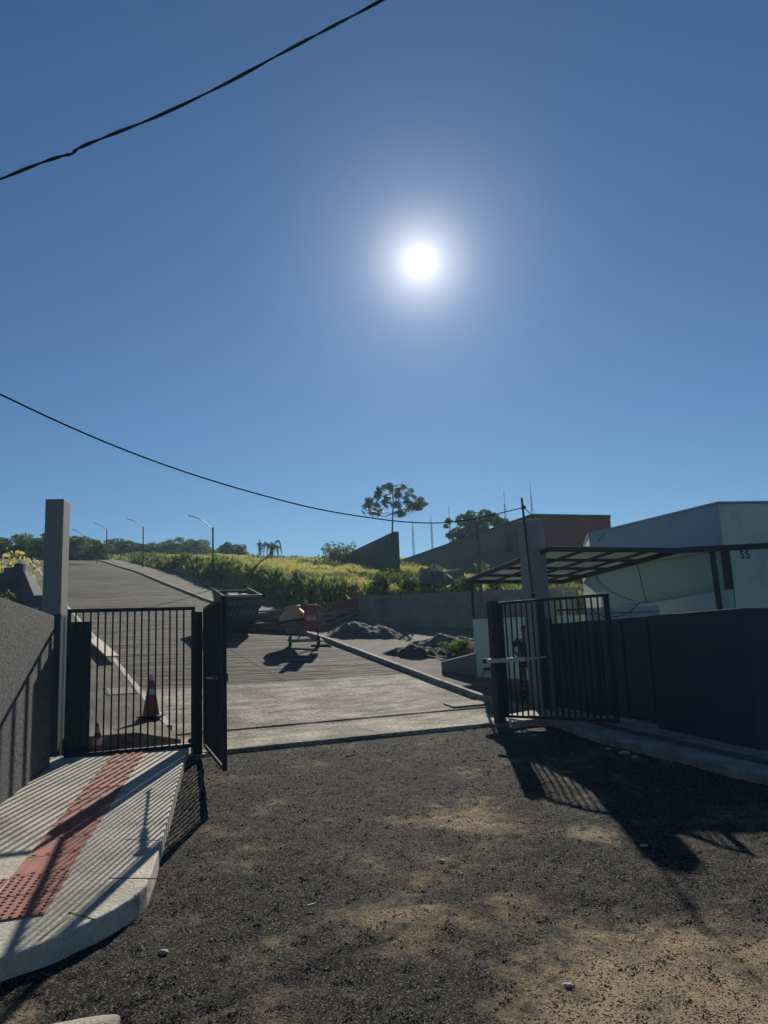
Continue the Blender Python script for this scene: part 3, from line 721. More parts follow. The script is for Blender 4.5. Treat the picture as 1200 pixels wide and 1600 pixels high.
# roof cap
MB().prism([(p.x-k0.x, p.y-k0.y) for p in (k0-nl*.0+nl*.03+Vector((0, -.03, 0)), r0_+Vector((0, -.03, 0)), bk, bl, l0+nl*.03)], [zt+.002]*3+[ztl+.002]*2, [zt+.05]*3+[ztl+.05]*2).build('coping', M['mintblue'], e)
tag(e, 'pale mint green building with number 55 on its front, behind the navy wall', 'building')
def text(body, size, material, name, ext=.006):
    cu = bpy.data.curves.new(name, 'FONT'); cu.body = body; cu.size = size; cu.extrude = ext; cu.align_x = 'CENTER'; cu.align_y = 'CENTER'; cu.offset = size*.012
    o = bpy.data.objects.new(name, cu); C.objects.link(o); dg_ = bpy.context.evaluated_depsgraph_get()
    me = bpy.data.meshes.new_from_object(o.evaluated_get(dg_)); bpy.data.objects.remove(o); me.materials.clear(); me.materials.append(material)
    o = bpy.data.objects.new(name, me); C.objects.link(o); return o
t5 = text('55', .25, M['steel'], 'house_number'); t5.parent = e
fr = (r0_-k0).normalized(); pn = P(1162, 867.5, Yb+.12); kk = (pn.x-k0.x)
t5.location = (kk, kk*fr.y/fr.x+.005-.02, pn.z); t5.rotation_euler = (PI/2, 0, math.atan2(fr.y, fr.x))
# loose wires hanging on that building
def wire(px, Y, label, name='hanging_wire', r_=.009):
    pts = spline([P(x, y, Y) for x, y in px], 8)
    tag(MB().tube(pts, r_, 5).build(name, M['cable']), label, 'wire')
wire([(993, 871), (1000, 900), (1008, 935), (1012, 940), (1000, 941), (985, 955), (960, 964), (940, 962), (925, 952)], 16.4, 'black wire dropping from the canopy edge and looping left along the mint building')
wire([(926, 894), (940, 912), (960, 927), (990, 939)], 18.6, 'thin wire sagging from the canopy corner across the olive wall')
wire([(935, 846), (941, 838), (948, 832)], 19.6, 'short pale wire end sticking out of the blue-grey parapet')

# mint ledge and white fascia panels seen over the navy wall
e = empty('low_wall', P(900, 1000, 17.2)); e.location.z = 0
a = P(872, 962, 17.2); c = P(925, 962, 17.2)
MB().box(a.x-e.location.x, c.x-e.location.x, 0, .2, 0, a.z).build('wall', M['mint'], e, bevel=.006)
MB().box(a.x-e.location.x-.01, c.x-e.location.x+.01, -.01, .21, a.z+.1, a.z+.14).build('handrail', M['steel'], e)
for k in range(4): MB().box(a.x-e.location.x+.1+k*.18, a.x-e.location.x+.12+k*.18, .09, .11, a.z, a.z+.1).build('baluster', M['steel'], e)
tag(e, 'sunlit mint parapet with a dark rail seen through the right gate leaf', 'wall')
a = P(930, 966, 15.9); c = P(1047, 936, 15.9)
e = empty('roller_cabinet', (a.x, 16.6, 0)); 
MB().box(0, c.x-a.x, 0, .12, 1.3, a.z+.24).build('panel', M['plinth'], e, bevel=.01); MB().box(-.01, c.x-a.x+.01, -.012, -.002, a.z+.1, a.z+.115).build('seam', M['steel'], e)
MB().box((c.x-a.x)*.6, (c.x-a.x)*.6+.01, -.012, -.002, 1.3, a.z+.1).build('seam', M['steel'], e)
MB().box(0, c.x-a.x, .02, .1, 0, 1.3).build('support', M['plinth'], e)
tag(e, 'long pale grey panel box along the foot of the olive wall', 'panel box')

# ------------------------------------------------------------------ brown shed, dark wall behind
Ys = 40.; a = P(833, 804, Ys); c = P(953, 806, 41.4); f_ = P(612, 881, 66.0)
e = empty('brown_shed', (a.x, Ys, 0)); zz = a.z
pts = [Vector((a.x, Ys, 0)), Vector((c.x, 41.4, 0)), Vector((c.x+3, 60, 0)), Vector((f_.x+1.2, 67, 0)), Vector((f_.x, 66, 0))]
zs = [a.z, c.z, c.z, f_.z, f_.z]
MB().prism([(p.x-a.x, p.y-Ys) for p in pts], 1.0, zs).build('walls', M['slate'], e)
MB().add([(0, -.006, 1.0), (c.x-a.x, 1.394, 1.0), (c.x-a.x, 1.394, c.z-.12), (0, -.006, a.z-.12)], [(0, 1, 2, 3)]).build('front_cladding', M['brown'], e)
MB().bar((-.02, -.04, a.z-.05), (c.x-a.x, 1.36, c.z-.05), .1, .16).build('eaves_trim', M['slate2'], e)
MB().bar((-.02, -.02, a.z-.02), (f_.x-a.x-.02, 66-Ys, f_.z-.02), .1, .12).build('eaves_trim', M['slate2'], e)
l1 = P(833, 842, Ys-.1); l2 = P(640, 893, 61.); MB().tube([l1-Vector((a.x+.03, Ys, 0)), l2-Vector((a.x+.05, Ys, 0))], .03, 6).build('conduit', M['greysteel'], e)
vn = P(792, 828, 43); MB().box(vn.x-a.x-.15, vn.x-a.x+.55, 2.5, 3.2, vn.z-1.2, vn.z-.35).build('vent', M['slate2'], e); MB().box(vn.x-a.x-.25, vn.x-a.x+.65, 2.4, 3.3, vn.z-.347, vn.z-.24).build('vent_cap', M['slate2'], e)
tag(e, 'long slate-sided shed with a brown front wall behind the concrete pillar', 'building')
a = P(612, 832, 47); c = P(536, 868, 58)
e = empty('dark_wall', (a.x, 47, 0)); d = Vector((c.x-a.x, 11, 0)); n_ = Vector((d.y, -d.x, 0)).normalized()*.3
pts = [Vector((0, 0, 0)), Vector((0, 0, 0))+n_, d+n_, d]
MB().prism([(p.x, p.y) for p in pts], 4, [a.z, a.z, c.z, c.z]).build('wall', M['slate2'], e)
MB().prism([(p.x, p.y) for p in [Vector((0, -.02, 0)), n_+Vector((.15, -.02, 0)), n_+Vector((.15, .3, 0)), Vector((0, .3, 0))]], 4, a.z+.05).build('end_pier', M['slate2'], e)
tag(e, 'sloping dark slate wall on the hill below the umbrella tree', 'wall')

# ------------------------------------------------------------------ retaining wall, left walls
e = empty('retaining_wall', P(560, 985, 27.9)); e.location.z = 0
a = P(560, 932, 27.9); c = P(700, 926, 27.9); zc = a.z
ox = a.x
x = ox; xe = P(900, 930, 27.9).x
MB().box(0, xe-ox, 0, .2, 1.2, zc-.18).build('wall', M['blockwall'], e, bevel=.01)
for i in range(5):
    w_ = (xe-ox)/5; MB().box(i*w_+.01, (i+1)*w_-.01, -.02, .22, zc-.178, zc+.01).build('coping', M['blockwall'], e, bevel=.01)
b = MB()
for i in range(7): b.box(1.1+i*.93, 1.12+i*.93, -.012, -.001, 1.9, 2.15); b.box(1.18+i*.93, 1.2+i*.93, -.012, -.001, 1.92, 2.13)
b.build('weep_slots', M['joint'], e)
tag(e, 'low grey concrete retaining wall holding back the grassy bank', 'wall')
e = empty('brick_wall', P(512, 960, 27.3)); e.location.z = 0
a = P(508, 942, 27.6); c = P(560, 934, 27.8)
MB().add([(0, 0, 1.3), (c.x-a.x-.01, .3, 1.3), (c.x-a.x-.01, .45, 1.3), (0, .15, 1.3), (0, 0, a.z-.1), (c.x-a.x-.01, .3, c.z), (c.x-a.x-.01, .45, c.z), (0, .15, a.z-.1)],
    [(3, 2, 1, 0), (4, 5, 6, 7), (0, 1, 5, 4), (1, 2, 6, 5), (2, 3, 7, 6), (3, 0, 4, 7)]).build('wall', M['brick'], e, bevel=.01)
e.location.x = a.x
tag(e, 'short red-brown brick stub at the left end of the retaining wall', 'wall')

e = empty('block_wall', (*W2(10.5, -2.4), 0), RZ)   # steps and side wall left of the upper pavement
def ploc(px, py, Y):
    p = P(px, py, Y); s_, t_ = st(p.x, p.y); return t_+2.4, s_-10.5, p.z
Yw = 20.2
lx = [ploc(-60, 893, Yw), ploc(48, 893, Yw)]
w0 = W2(10.5, -2.4); 
p1 = P(48, 893, Yw); p2 = P(68, 930, 13.6); e.location = (p1.x, p1.y, 0); e.rotation_euler.z = 0
pm = Vector((p1.x, p1.y, 0)); pf = Vector((p2.x, p2.y, 0))
dd = (pf-pm); nn = Vector((dd.y, -dd.x, 0)).normalized()*.16; nn = nn if nn.x < 0 else -nn
qs = [Vector((0, 0, 0)), nn, dd+nn, dd]
if (qs[1]-qs[0]).cross(qs[2]-qs[1]).z < 0: qs = qs[::-1]; zz_ = [p2.z, p2.z, p1.z, p1.z]
else: zz_ = [p1.z, p1.z, p2.z, p2.z]
MB().prism([(p.x, p.y) for p in qs], 0, zz_).build('side_wall', M['oldwall'], e, bevel=.01)
xL = P(-150, 893, Yw).x-p1.x
MB().box(xL, -.165, -.02, .16, 0, p1.z).build('front_wall', M['oldwall'], e, bevel=.01)
for (xa, xb, yt) in ((22, 36, 881), (6, 21.7, 887)):
    MB().box(P(xa, yt, Yw).x-p1.x, P(xb, yt, Yw).x-p1.x, -.015, .155, p1.z+.002, P(xa, yt, Yw).z).build('raised_block', M['oldwall'], e, bevel=.01)
tag(e, 'stepped grey block wall behind the stucco wall at the far left', 'wall')

# ------------------------------------------------------------------ street lamps on the hill road
def lamp(px, pyb, pyt, t_=8.05):
    # distance from where the column meets the plane of the pavement's outer edge
    d = ray(px, pyb); Y = 10
    while Y < 110:
        p = Vector((0, 0, EYE))+d*(Y/d.y); s_, tt_ = st(p.x, p.y)
        if tt_ > t_: break
        Y += .05
    z0 = float(h(s_))+.1; q = P(px, pyt, p.y); return Vector((p.x, p.y, z0)), q.z-z0
lp = []
for px, pyb, pyt in ((333, 930, 824), (223, 893, 823), (166, 876, 827), (134, 868, 840)):
    lp.append(lamp(px, pyb, pyt))
HT = lp[0][1]
e = empty('street_lamp', lp[0][0]); 
MB().tube([(0, 0, 0), (0, 0, HT)], [.06, .045], 10).build('pole', M['steel'], e)
MB().tube([(0, 0, 0), (0, 0, .03)], .12, 10).build('base_plate', M['steel'], e)
arm = spline([(0, 0, HT-.1), (-.25, -.06, HT+.12), (-.6, -.15, HT+.42), (-.95, -.24, HT+.58)], 6)
MB().tube(arm, .022, 8).build('arm', M['greysteel'], e)
MB().bar((-.93, -.235, HT+.575), (-1.3, -.33, HT+.68), .11, .045).build('lamp_head', M['greysteel'], e, bevel=.01)
lab = ['nearest black street lamp with curved arm, rising behind the skip', 'second black street lamp up the hill, beside the kerb', 'third street lamp up the hill, near the crest of the road', 'farthest street lamp, beyond the road crest against the trees']
kids = list(e.children)
for i in range(4):
    if i == 0: o = e
    else:
        o = e.copy(); C.objects.link(o)
        for ch in kids: c = ch.copy(); C.objects.link(c); c.parent = o
        o.location = lp[i][0]
        k = max(.9, min(1.35, lp[i][1]/HT)); o.scale = (k, k, lp[i][1]/HT)
    tag(o, lab[i], 'street lamp', 'street lamps beside the hill road')

# ------------------------------------------------------------------ skip
sp = roadhit(384, 992); s0, t0_ = st(sp.x, sp.y); W_ = 1.24; Lk = 2.35
slope = float(h(s0+2)-h(s0))/2
e = empty('skip_container', (*W2(s0, 0), 0)); a = P(376, 928, sp.y-.15)
e.location = (a.x, sp.y, float(h(s0))+.02); e.rotation_euler = Euler((math.atan(slope), 0, RZ-.10))
Hk = 1.22
def ring(y, k=1.):
    return [(-W_/2*.45, y, .06), (W_/2*.45, y, .06), (W_/2*.80, y, .42), (W_/2, y, Hk), (-W_/2, y, Hk), (-W_/2*.80, y, .42)]
b = MB()
f1 = ring(.12); f1[0] = (f1[0][0], .32, .06); f1[1] = (f1[1][0], .32, .06); f1[2] = (f1[2][0], .12, .42); f1[5] = (f1[5][0], .12, .42); f1[3] = (f1[3][0], 0, Hk); f1[4] = (f1[4][0], 0, Hk)
f2 = [(x, Lk-y, z) for x, y, z in f1]
i1_ = [(x*.95, y+.03, z+.03) for x, y, z in f1]; i1_[3] = (f1[3][0]*.95, .04, Hk); i1_[4] = (f1[4][0]*.95, .04, Hk)
i2_ = [(x*.95, Lk-y-.03 if True else 0, z+.03) for x, y, z in [(q_[0], q_[1], q_[2]) for q_ in f1]]; i2_[3] = (f1[3][0]*.95, Lk-.04, Hk); i2_[4] = (f1[4][0]*.95, Lk-.04, Hk)
V_ = f1+f2+i1_+i2_
F_ = [(0, 1, 2, 5), (5, 2, 3, 4), (7, 6, 11, 8), (8, 11, 10, 9), (1, 0, 6, 7), (2, 1, 7, 8), (3, 2, 8, 9), (0, 5, 11, 6), (5, 4, 10, 11)]
F_ += [(17, 14, 13, 12), (16, 15, 14, 17), (20, 23, 18, 19), (21, 22, 23, 20), (19, 18, 12, 13), (20, 19, 13, 14), (21, 20, 14, 15), (18, 23, 17, 12), (23, 22, 16, 17)]
F_ += [(3, 15, 16, 4), (9, 3, 15, 21)[::-1], (10, 22, 21, 9), (4, 16, 22, 10)]
b.add(V_, F_); b.build('body', M['skip'], e)
rm = MB(); cs = [(f1[4][0], 0, Hk), (f1[3][0], 0, Hk), (f1[3][0], Lk, Hk), (f1[4][0], Lk, Hk)]
for i in range(4): rm.bar(Vector(cs[i])+Vector((0, 0, .03)), Vector(cs[(i+1) % 4])+Vector((0, 0, .03)), .06, .05)
rm.build('rim', M['skip'], e)
for sx in (-1, 1):
    MB().add([(sx*W_/2, .0, Hk+.055), (sx*W_/2, .7, Hk+.055), (sx*W_/2, Lk, Hk+.055), (sx*W_/2, Lk, Hk+.14), (sx*(W_/2-.02), .0, Hk+.055), (sx*(W_/2-.02), .7, Hk+.055), (sx*(W_/2-.02), Lk, Hk+.055), (sx*(W_/2-.02), Lk, Hk+.14)],
             [(0, 2, 3), (4, 7, 6), (0, 3, 7, 4)]).build('side_flange', M['skip'], e)
    MB().tube([(sx*(W_/2+.0), .7, .8), (sx*(W_/2+.12), .7, .8)], .04, 8).build('lifting_pin', M['steel'], e)
tx = text('DISK ENTULHO', .17, M['skiptext'], 'lettering', .003); tx.parent = e; tx.scale = (.86, 1.15, 1)
ang = math.atan2(.12, Hk-.42)
tx.location = (.03, .035, Hk-.20); tx.rotation_euler = (PI/2+ang*1.0, 0, 0)
b = MB()
for k in range(6):
    x0 = -.42+k*.15; b.add([(x0, .085, .66), (x0+.065, .085, .66), (x0+.16, .05, .84), (x0+.095, .05, .84)], [(0, 1, 2, 3)])
b.build('hazard_stripes', M['skiptext'], e).location = (0, -.012, -.05)
tx.location.y = .035-.012
tag(e, 'dark teal rubble skip with faded lettering parked on the hill road', 'skip')
b = MB(); 
for k in range(9):
    x0 = random.uniform(-.45, .3); y0_ = random.uniform(.3, 1.6); b.box(x0, x0+random.uniform(.15, .4), y0_, y0_+random.uniform(.2, .5), Hk-.25, Hk-.05+random.uniform(0, .07))
rb = b.build('rubble', M['slab'], None, bevel=.02); rb.location = e.location; rb.rotation_euler = e.rotation_euler
tag(rb, 'heap of broken rubble filling the dark skip', 'rubble')

# ------------------------------------------------------------------ cement mixer
sp = roadhit(474, 1010); sxx, txx = st(sp.x, sp.y)
e = empty('cement_mixer', (sp.x, sp.y, float(h(sxx))+.02)); k = sp.y/1200
e.rotation_euler = (0, 0, .12)
def px(x, y): return ((x-474)*k, (1008-y)*k)
tilt = Matrix.Translation((px(464, 0)[0], .0, 0)) @ Matrix.Rotation(R(-5), 4, 'Y')
sc = 60*k/1.0
MB().lathe([(.17, .38), (.24, .42), (.40, .64), (.435, .70)], 28, tilt).build('drum_base', M['mixgrey'], e)
MB().lathe([(.445, .702), (.458, .712), (.458, .755), (.445, .765)], 36, tilt).build('ring_gear', M['rubber'], e)
MB().lathe([(.44, .767), (.43, .87), (.20, 1.09), (.21, 1.10), (.235, 1.16), (.22, 1.17), (.19, 1.10), (.17, 1.05)], 28, tilt).build('drum_top', M['yellow'], e)
for k_ in range(3): MB().bar((px(464, 0)[0]+.30*math.cos(k_*2.1-2.2), .30*math.sin(k_*2.1-2.2), 1.0), (px(464, 0)[0]+.44*math.cos(k_*2.1-2.2), .44*math.sin(k_*2.1-2.2), .80), .05, .02).build('drum_strap', M['mixgrey'], e)
x0, z0 = px(476, 985); x1, z1_ = px(496, 947)
MB().box(x0, x1, -.66, -.36, .42, z1_).build('motor_housing', M['red'], e, bevel=.02)
MB().box(x0+.06, x1-.05, -.672, -.661, .70, .84).build('plate', M['label'], e)
MB().box(x0, x0+.12, -.6, -.42, z1_+.002, z1_+.14).build('bracket', M['yellow'], e, bevel=.01)
x2, _ = px(508, 0); MB().box(x1+.01, x2, -.3, .05, .48, .90).build('side_cover', M['mixgrey'], e, bevel=.015)
MB().bar((px(455, 0)[0], .05, .2), (px(455, 0)[0], .05, .45), .05).build('leg', M['steel'], e)
MB().bar((px(497, 0)[0], .05, .2), (px(497, 0)[0], .05, .48), .05).build('leg', M['steel'], e)
for sx in (-1, 1): MB().bar((px(476, 0)[0], -.3, .42), (px(476, 0)[0]+sx*.26, -.3, .12), .04).build('brace', M['mixgrey'], e)
MB().bar((px(450, 0)[0], -.1, .16), (px(500, 0)[0], -.1, .16), .05).build('axle_beam', M['mixgrey'], e)
MB().bar((px(452, 0)[0], -.3, .12), (px(500, 0)[0], -.3, .12), .04).build('axle_beam', M['mixgrey'], e)
MB().box(px(480, 0)[0], px(489, 0)[0], -.36, -.345, .09, .13).build('reflector', M['white'], e)
for x in (454, 497):
    w = empty('wheel', (px(x, 0)[0], -.1, .14)); w.parent = e
    bmw = MB().lathe([(.07, -.045), (.135, -.045), (.145, -.02), (.145, .02), (.135, .045), (.07, .045)], 20, Matrix.Rotation(PI/2, 4, 'Y')); bmw.build('tyre', M['rubber'], w)
    MB().lathe([(.065, -.03), (.07, 0), (.065, .03)], 14, Matrix.Rotation(PI/2, 4, 'Y')).build('rim', M['yellow'], w)
MB().tube([(px(451, 0)[0]-.1, -.1, .75), (px(449, 0)[0]-.13, -.12, .55), (px(452, 0)[0]-.04, -.1, .3)], .015, 8).build('tipping_handle', M['steel'], e)
tag(e, 'cream and red cement mixer on two wheels standing at the right kerb', 'cement mixer')
sp2 = roadhit(505, 1011); b = MB().box(-.25, .35, -.06, .06, 0, .05); o = b.build('wooden_chock', M['oldwood'], bevel=.005); o.location = (sp2.x-.1, sp2.y, float(h(st(sp2.x, sp2.y)[0]))+.025); o.rotation_euler.z = .2
tag(o, 'short timber chock under the right wheel of the cement mixer', 'timber')

# ------------------------------------------------------------------ heaps of sand and gravel
def heap(name, cx, cy, rx, ry, ht, material, label, seed, n=46, rz=0, jag=.12):
    rs = np.random.RandomState(seed); b = MB(); ph = rs.uniform(0, 6.28, 8)
    z0 = float(T(cx, cy))+.02
    for i in range(n):
        for j in range(n):
            u = (i/(n-1)*2-1); v = (j/(n-1)*2-1); r_ = math.hypot(u, v)
            a_ = math.atan2(v, u); edge = 1+.12*math.sin(3*a_+ph[0])+.08*math.sin(5*a_+ph[1])
            q = max(0, 1-(r_/edge)); z = ht*(1-(1-q)**1.35)**1.0
            z *= 1+jag*math.sin(u*7+ph[2])*math.sin(v*6+ph[3])+.5*jag*math.sin(u*15+ph[4])*math.sin(v*17+ph[5])
            z += rs.normal(0, .012)*(1 if q > 0 else 0)
            if q <= 0: z = -.12
            x_ = u*rx*1.15; y_ = v*ry*1.15; xw = cx+x_*math.cos(rz)-y_*math.sin(rz); yw = cy+x_*math.sin(rz)+y_*math.cos(rz)
            b.v.append((xw-cx, yw-cy, z+float(T(xw, yw))-float(T(cx, cy))))
    for i in range(n-1):
        for j in range(n-1): k = i*n+j; b.f.append((k, k+n, k+n+1, k+1))
    o = b.build(name, material, smooth=True); o.location = (cx, cy, z0+.03); tag(o, label, 'heap'); return o
q = P(558, 985, 24.6); heap('sand_heap', q.x, 24.8, 1.25, 1.1, .62, M['sand'], 'grey heap of sand beside the cement mixer', 2)
q = P(505, 985, 24.6); heap('rubble_heap', q.x+.15, 23.9, .55, .5, .2, M['slab'], 'small pale rubble heap between mixer and sand heap', 5, 26, jag=.4)
q = P(632, 1015, 20.6); heap('gravel_heap', q.x+.28, 21.3, 1.15, .85, .46, M['gravelpile'], 'low black gravel heap behind the right kerb', 3, jag=.25)
q = P(700, 1005, 22.0); heap('soil_heap', q.x+.1, 22.6, 1.5, .9, .32, M['sand'], 'low rough earth heap with weeds beside the mint wall', 4, jag=.3)

# low concrete ramp wall between the lot and the mint wall
a = P(690, 1034, 19.0); c = P(745, 1020, 18.6)
e = empty('low_concrete_wall', (a.x, 19.0, 0))
MB().add([(0, 0, 0), (c.x-a.x, -.4, 0), (c.x-a.x, -.2, 0), (0, .2, 0), (0, 0, a.z), (c.x-a.x, -.4, c.z), (c.x-a.x, -.2, c.z), (0, .2, a.z)],
    [(3, 2, 1, 0), (4, 5, 6, 7), (0, 1, 5, 4), (1, 2, 6, 5), (2, 3, 7, 6), (3, 0, 4, 7)]).build('wall', M['blockwall'], e, bevel=.01)
tag(e, 'low shaded concrete wall joining the pavement to the mint wall', 'wall')
# paved ramp slab right of kerb
ps = [roadhit(x, y, .1) for x, y in ((760, 1108), (690, 1072), (640, 1046), (676, 1034), (735, 1080))]
b = MB()
zz_ = [float(h(st(p.x, p.y)[0]))+.115 for p in ps]
pp = [(p.x, p.y) for p in ps]

# ------------------------------------------------------------------ planks, timber stack, manholes, cones
def onwalk(px_, py_): return roadhit(px_, py_, .12, 6.)
a = onwalk(146, 1006); c = onwalk(176, 1034); 
d = c-a; e_ = MB().box(0, d.length+.1, -.17, .13, .06, .10).build('wooden_board', M['wood'], bevel=.004)
e_.location = a+Vector((0, 0, .06)); e_.rotation_euler = (0, math.asin(-(d.z)/d.length), math.atan2(d.y, d.x))
tag(e_, 'sunlit pale board lying on the left upper pavement', 'board')
b = MB(); rs = random.Random(4)
for i in range(60):
    x_ = rs.uniform(405, 545); y0_ = 26.9+rs.uniform(-.5, .7); p = P(x_, 950, y0_); z_ = float(T(p.x, y0_))
    L_ = rs.uniform(1.4, 3.4); an = rs.uniform(-.06, .10); z_ += .05+rs.uniform(0, 1)**1.6*(.75 if x_ < 520 else .5)
    b.bar((p.x-L_/2, y0_, z_-an*.6), (p.x+L_/2, y0_+an*1.5, z_+an), .22, .055)
for i in range(6):
    x_ = rs.uniform(440, 530); p = P(x_, 950, 26.5); z_ = float(T(p.x, 26.5)); b.bar((p.x-.9, 26.5, z_+.15), (p.x+1.1, 26.9, z_+rs.uniform(.7, 1.0)), .06, .05)
tag(b.build('timber_stack', M['oldwood']), 'untidy stack of dark planks between the skip and the brick stub', 'timber stack')
a = roadhit(736, 1103, .0); o = MB().box(-.42, .42, -.2, .2, .0, .03).build('manhole_cover', M['manhole'], bevel=.006); o.location = (a.x-.1, a.y, float(h(st(a.x, a.y)[0]))+.022); o.rotation_euler = (0, 0, RZ)
o.rotation_euler = Euler((.12, 0, RZ))
tag(o, 'rectangular concrete cover in the apron beside the right kerb', 'manhole cover')
a = onwalk(188, 1080); o = MB().box(-.25, .25, -.3, .3, 0, .02)
o.box(-.29, -.27, -.34, .34, 0, .022).box(.27, .29, -.34, .34, 0, .022).box(-.27, .27, -.34, -.32, 0, .022).box(-.27, .27, .32, .34, 0, .022)
o = o.build('manhole_cover', M['manhole'], bevel=.003); o.location = a+Vector((0, 0, -.005)); o.rotation_euler = Euler((math.atan(.165), 0, RZ)); tag(o, 'square inspection cover in the left upper pavement behind the bars', 'manhole cover')
def cone(loc, H, label, lean=0, rz=0, bands=((.32, .5), (.68, .86))):
    e = empty('traffic_cone', loc); e.rotation_euler = (0, lean, rz); rb = H*.20; rt = H*.035
    rr = lambda f_: rb+(rt-rb)*f_
    MB().box(-rb*1.3, rb*1.3, -rb*1.3, rb*1.3, 0, .03).build('base', M['rubber'], e, bevel=.008)
    seq = [0, bands[0][0], bands[0][1], bands[1][0], bands[1][1], 1]
    b = MB(); 
    b.lathe([(rr(f_), .03+f_*(H-.03)) for f_ in (0, .1, .3, .5, .7, .9, 1)], 20); b.build('cone_body', M['orange'], e)
    for lo_, hi_ in bands:
        MB().lathe([(rr(lo_)+.003, .03+lo_*(H-.03)), (rr(hi_)+.003, .03+hi_*(H-.03))], 20).build('white_band', M['conewhite'], e)
    tag(e, label, 'traffic cone', 'traffic cones behind the left barred panel')
a = onwalk(236, 1122); cone((a.x, a.y, a.z+.02), .72, 'tall orange cone with white bands on the edge of the upper pavement', bands=((.5, .64), (.85, .98)))
w_ = W2(.12, -1.30); cone((w_.x, w_.y, .2), .46, 'small cone with white bands at the foot of the barred panel', lean=-.06, bands=((.30, .5), (.68, .86)))
w_ = W2(.62, -.02); o = MB().lathe([(.045, 0), (.05, .03), (.045, .10), (.02, .12)], 12).build('kerb_stub', M['rubber']); o.location = (w_.x+.1, w_.y+.1, .15); tag(o, 'small dark stub at the foot of the left kerb by the gate post', 'stub')
# broken slab at the bottom left, litter, loose stones
a = GP(150, 1592); b = MB().prism([(-.32, -.5), (.20, -.5), (.17, .02), (.13, .055), (.02, .06), (-.1, .035), (-.3, -.03), (-.42, -.12)], 0, .07)
o = b.build('concrete_slab', M['slab'], bevel=.010); o.scale = (.78, .7, .8); o.location = (a.x+.03, a.y-.09, a.z-.015); o.rotation_euler = (0, 0, .08); tag(o, 'broken pale concrete slab at the bottom left corner', 'slab')
a = GP(487, 1416); o = MB().tube([(-.03, -.012, .05), (.03, .015, .055)], .006, 6).build('cigarette_end', M['white']); o.location = (a.x, a.y, a.z-.04); tag(o, 'small white stub of litter on the black millings', 'litter')
for i, (x, y, s_) in enumerate(((975, 1177, .06), (950, 1170, .035), (992, 1183, .04), (1102, 1200, .04), (1006, 1322, .035), (888, 1541, .035), (545, 1180, .02), (255, 1487, .03), (690, 1344, .022), (70, 1505, .025))):
    a = GP(x, y); rs = random.Random(i); bm = bmesh.new(); bmesh.ops.create_icosphere(bm, subdivisions=2, radius=s_)
    for v in bm.verts: v.co = Vector((v.co.x*1.25, v.co.y*.9, v.co.z*.6))*(1+rs.uniform(-.16, .16))
    me = bpy.data.meshes.new('stone'); bm.to_mesh(me); bm.free(); me.materials.append(M['slab'])
    o = bpy.data.objects.new('stone', me); C.objects.link(o); o.location = (a.x, a.y, -.01+s_*.25+float(T(a.x, a.y)))
    tag(o, ('largest pale stone by the right kerb', 'small pale stone left of the largest one by the right kerb', 'pale stone right of the largest one by the right kerb', 'pale stone farthest along the right kerb', 'pale stone where the long shadow ends right of centre', 'small flat stone in the brown dirt at the lower right', 'tiny stone in front of the middle of the threshold', 'stone at the foot of the rounded kerb, lower left', 'stone lying in the middle of the street', 'stone in the shade at the bottom left below the kerb')[i], 'stone', 'loose stones on the street')

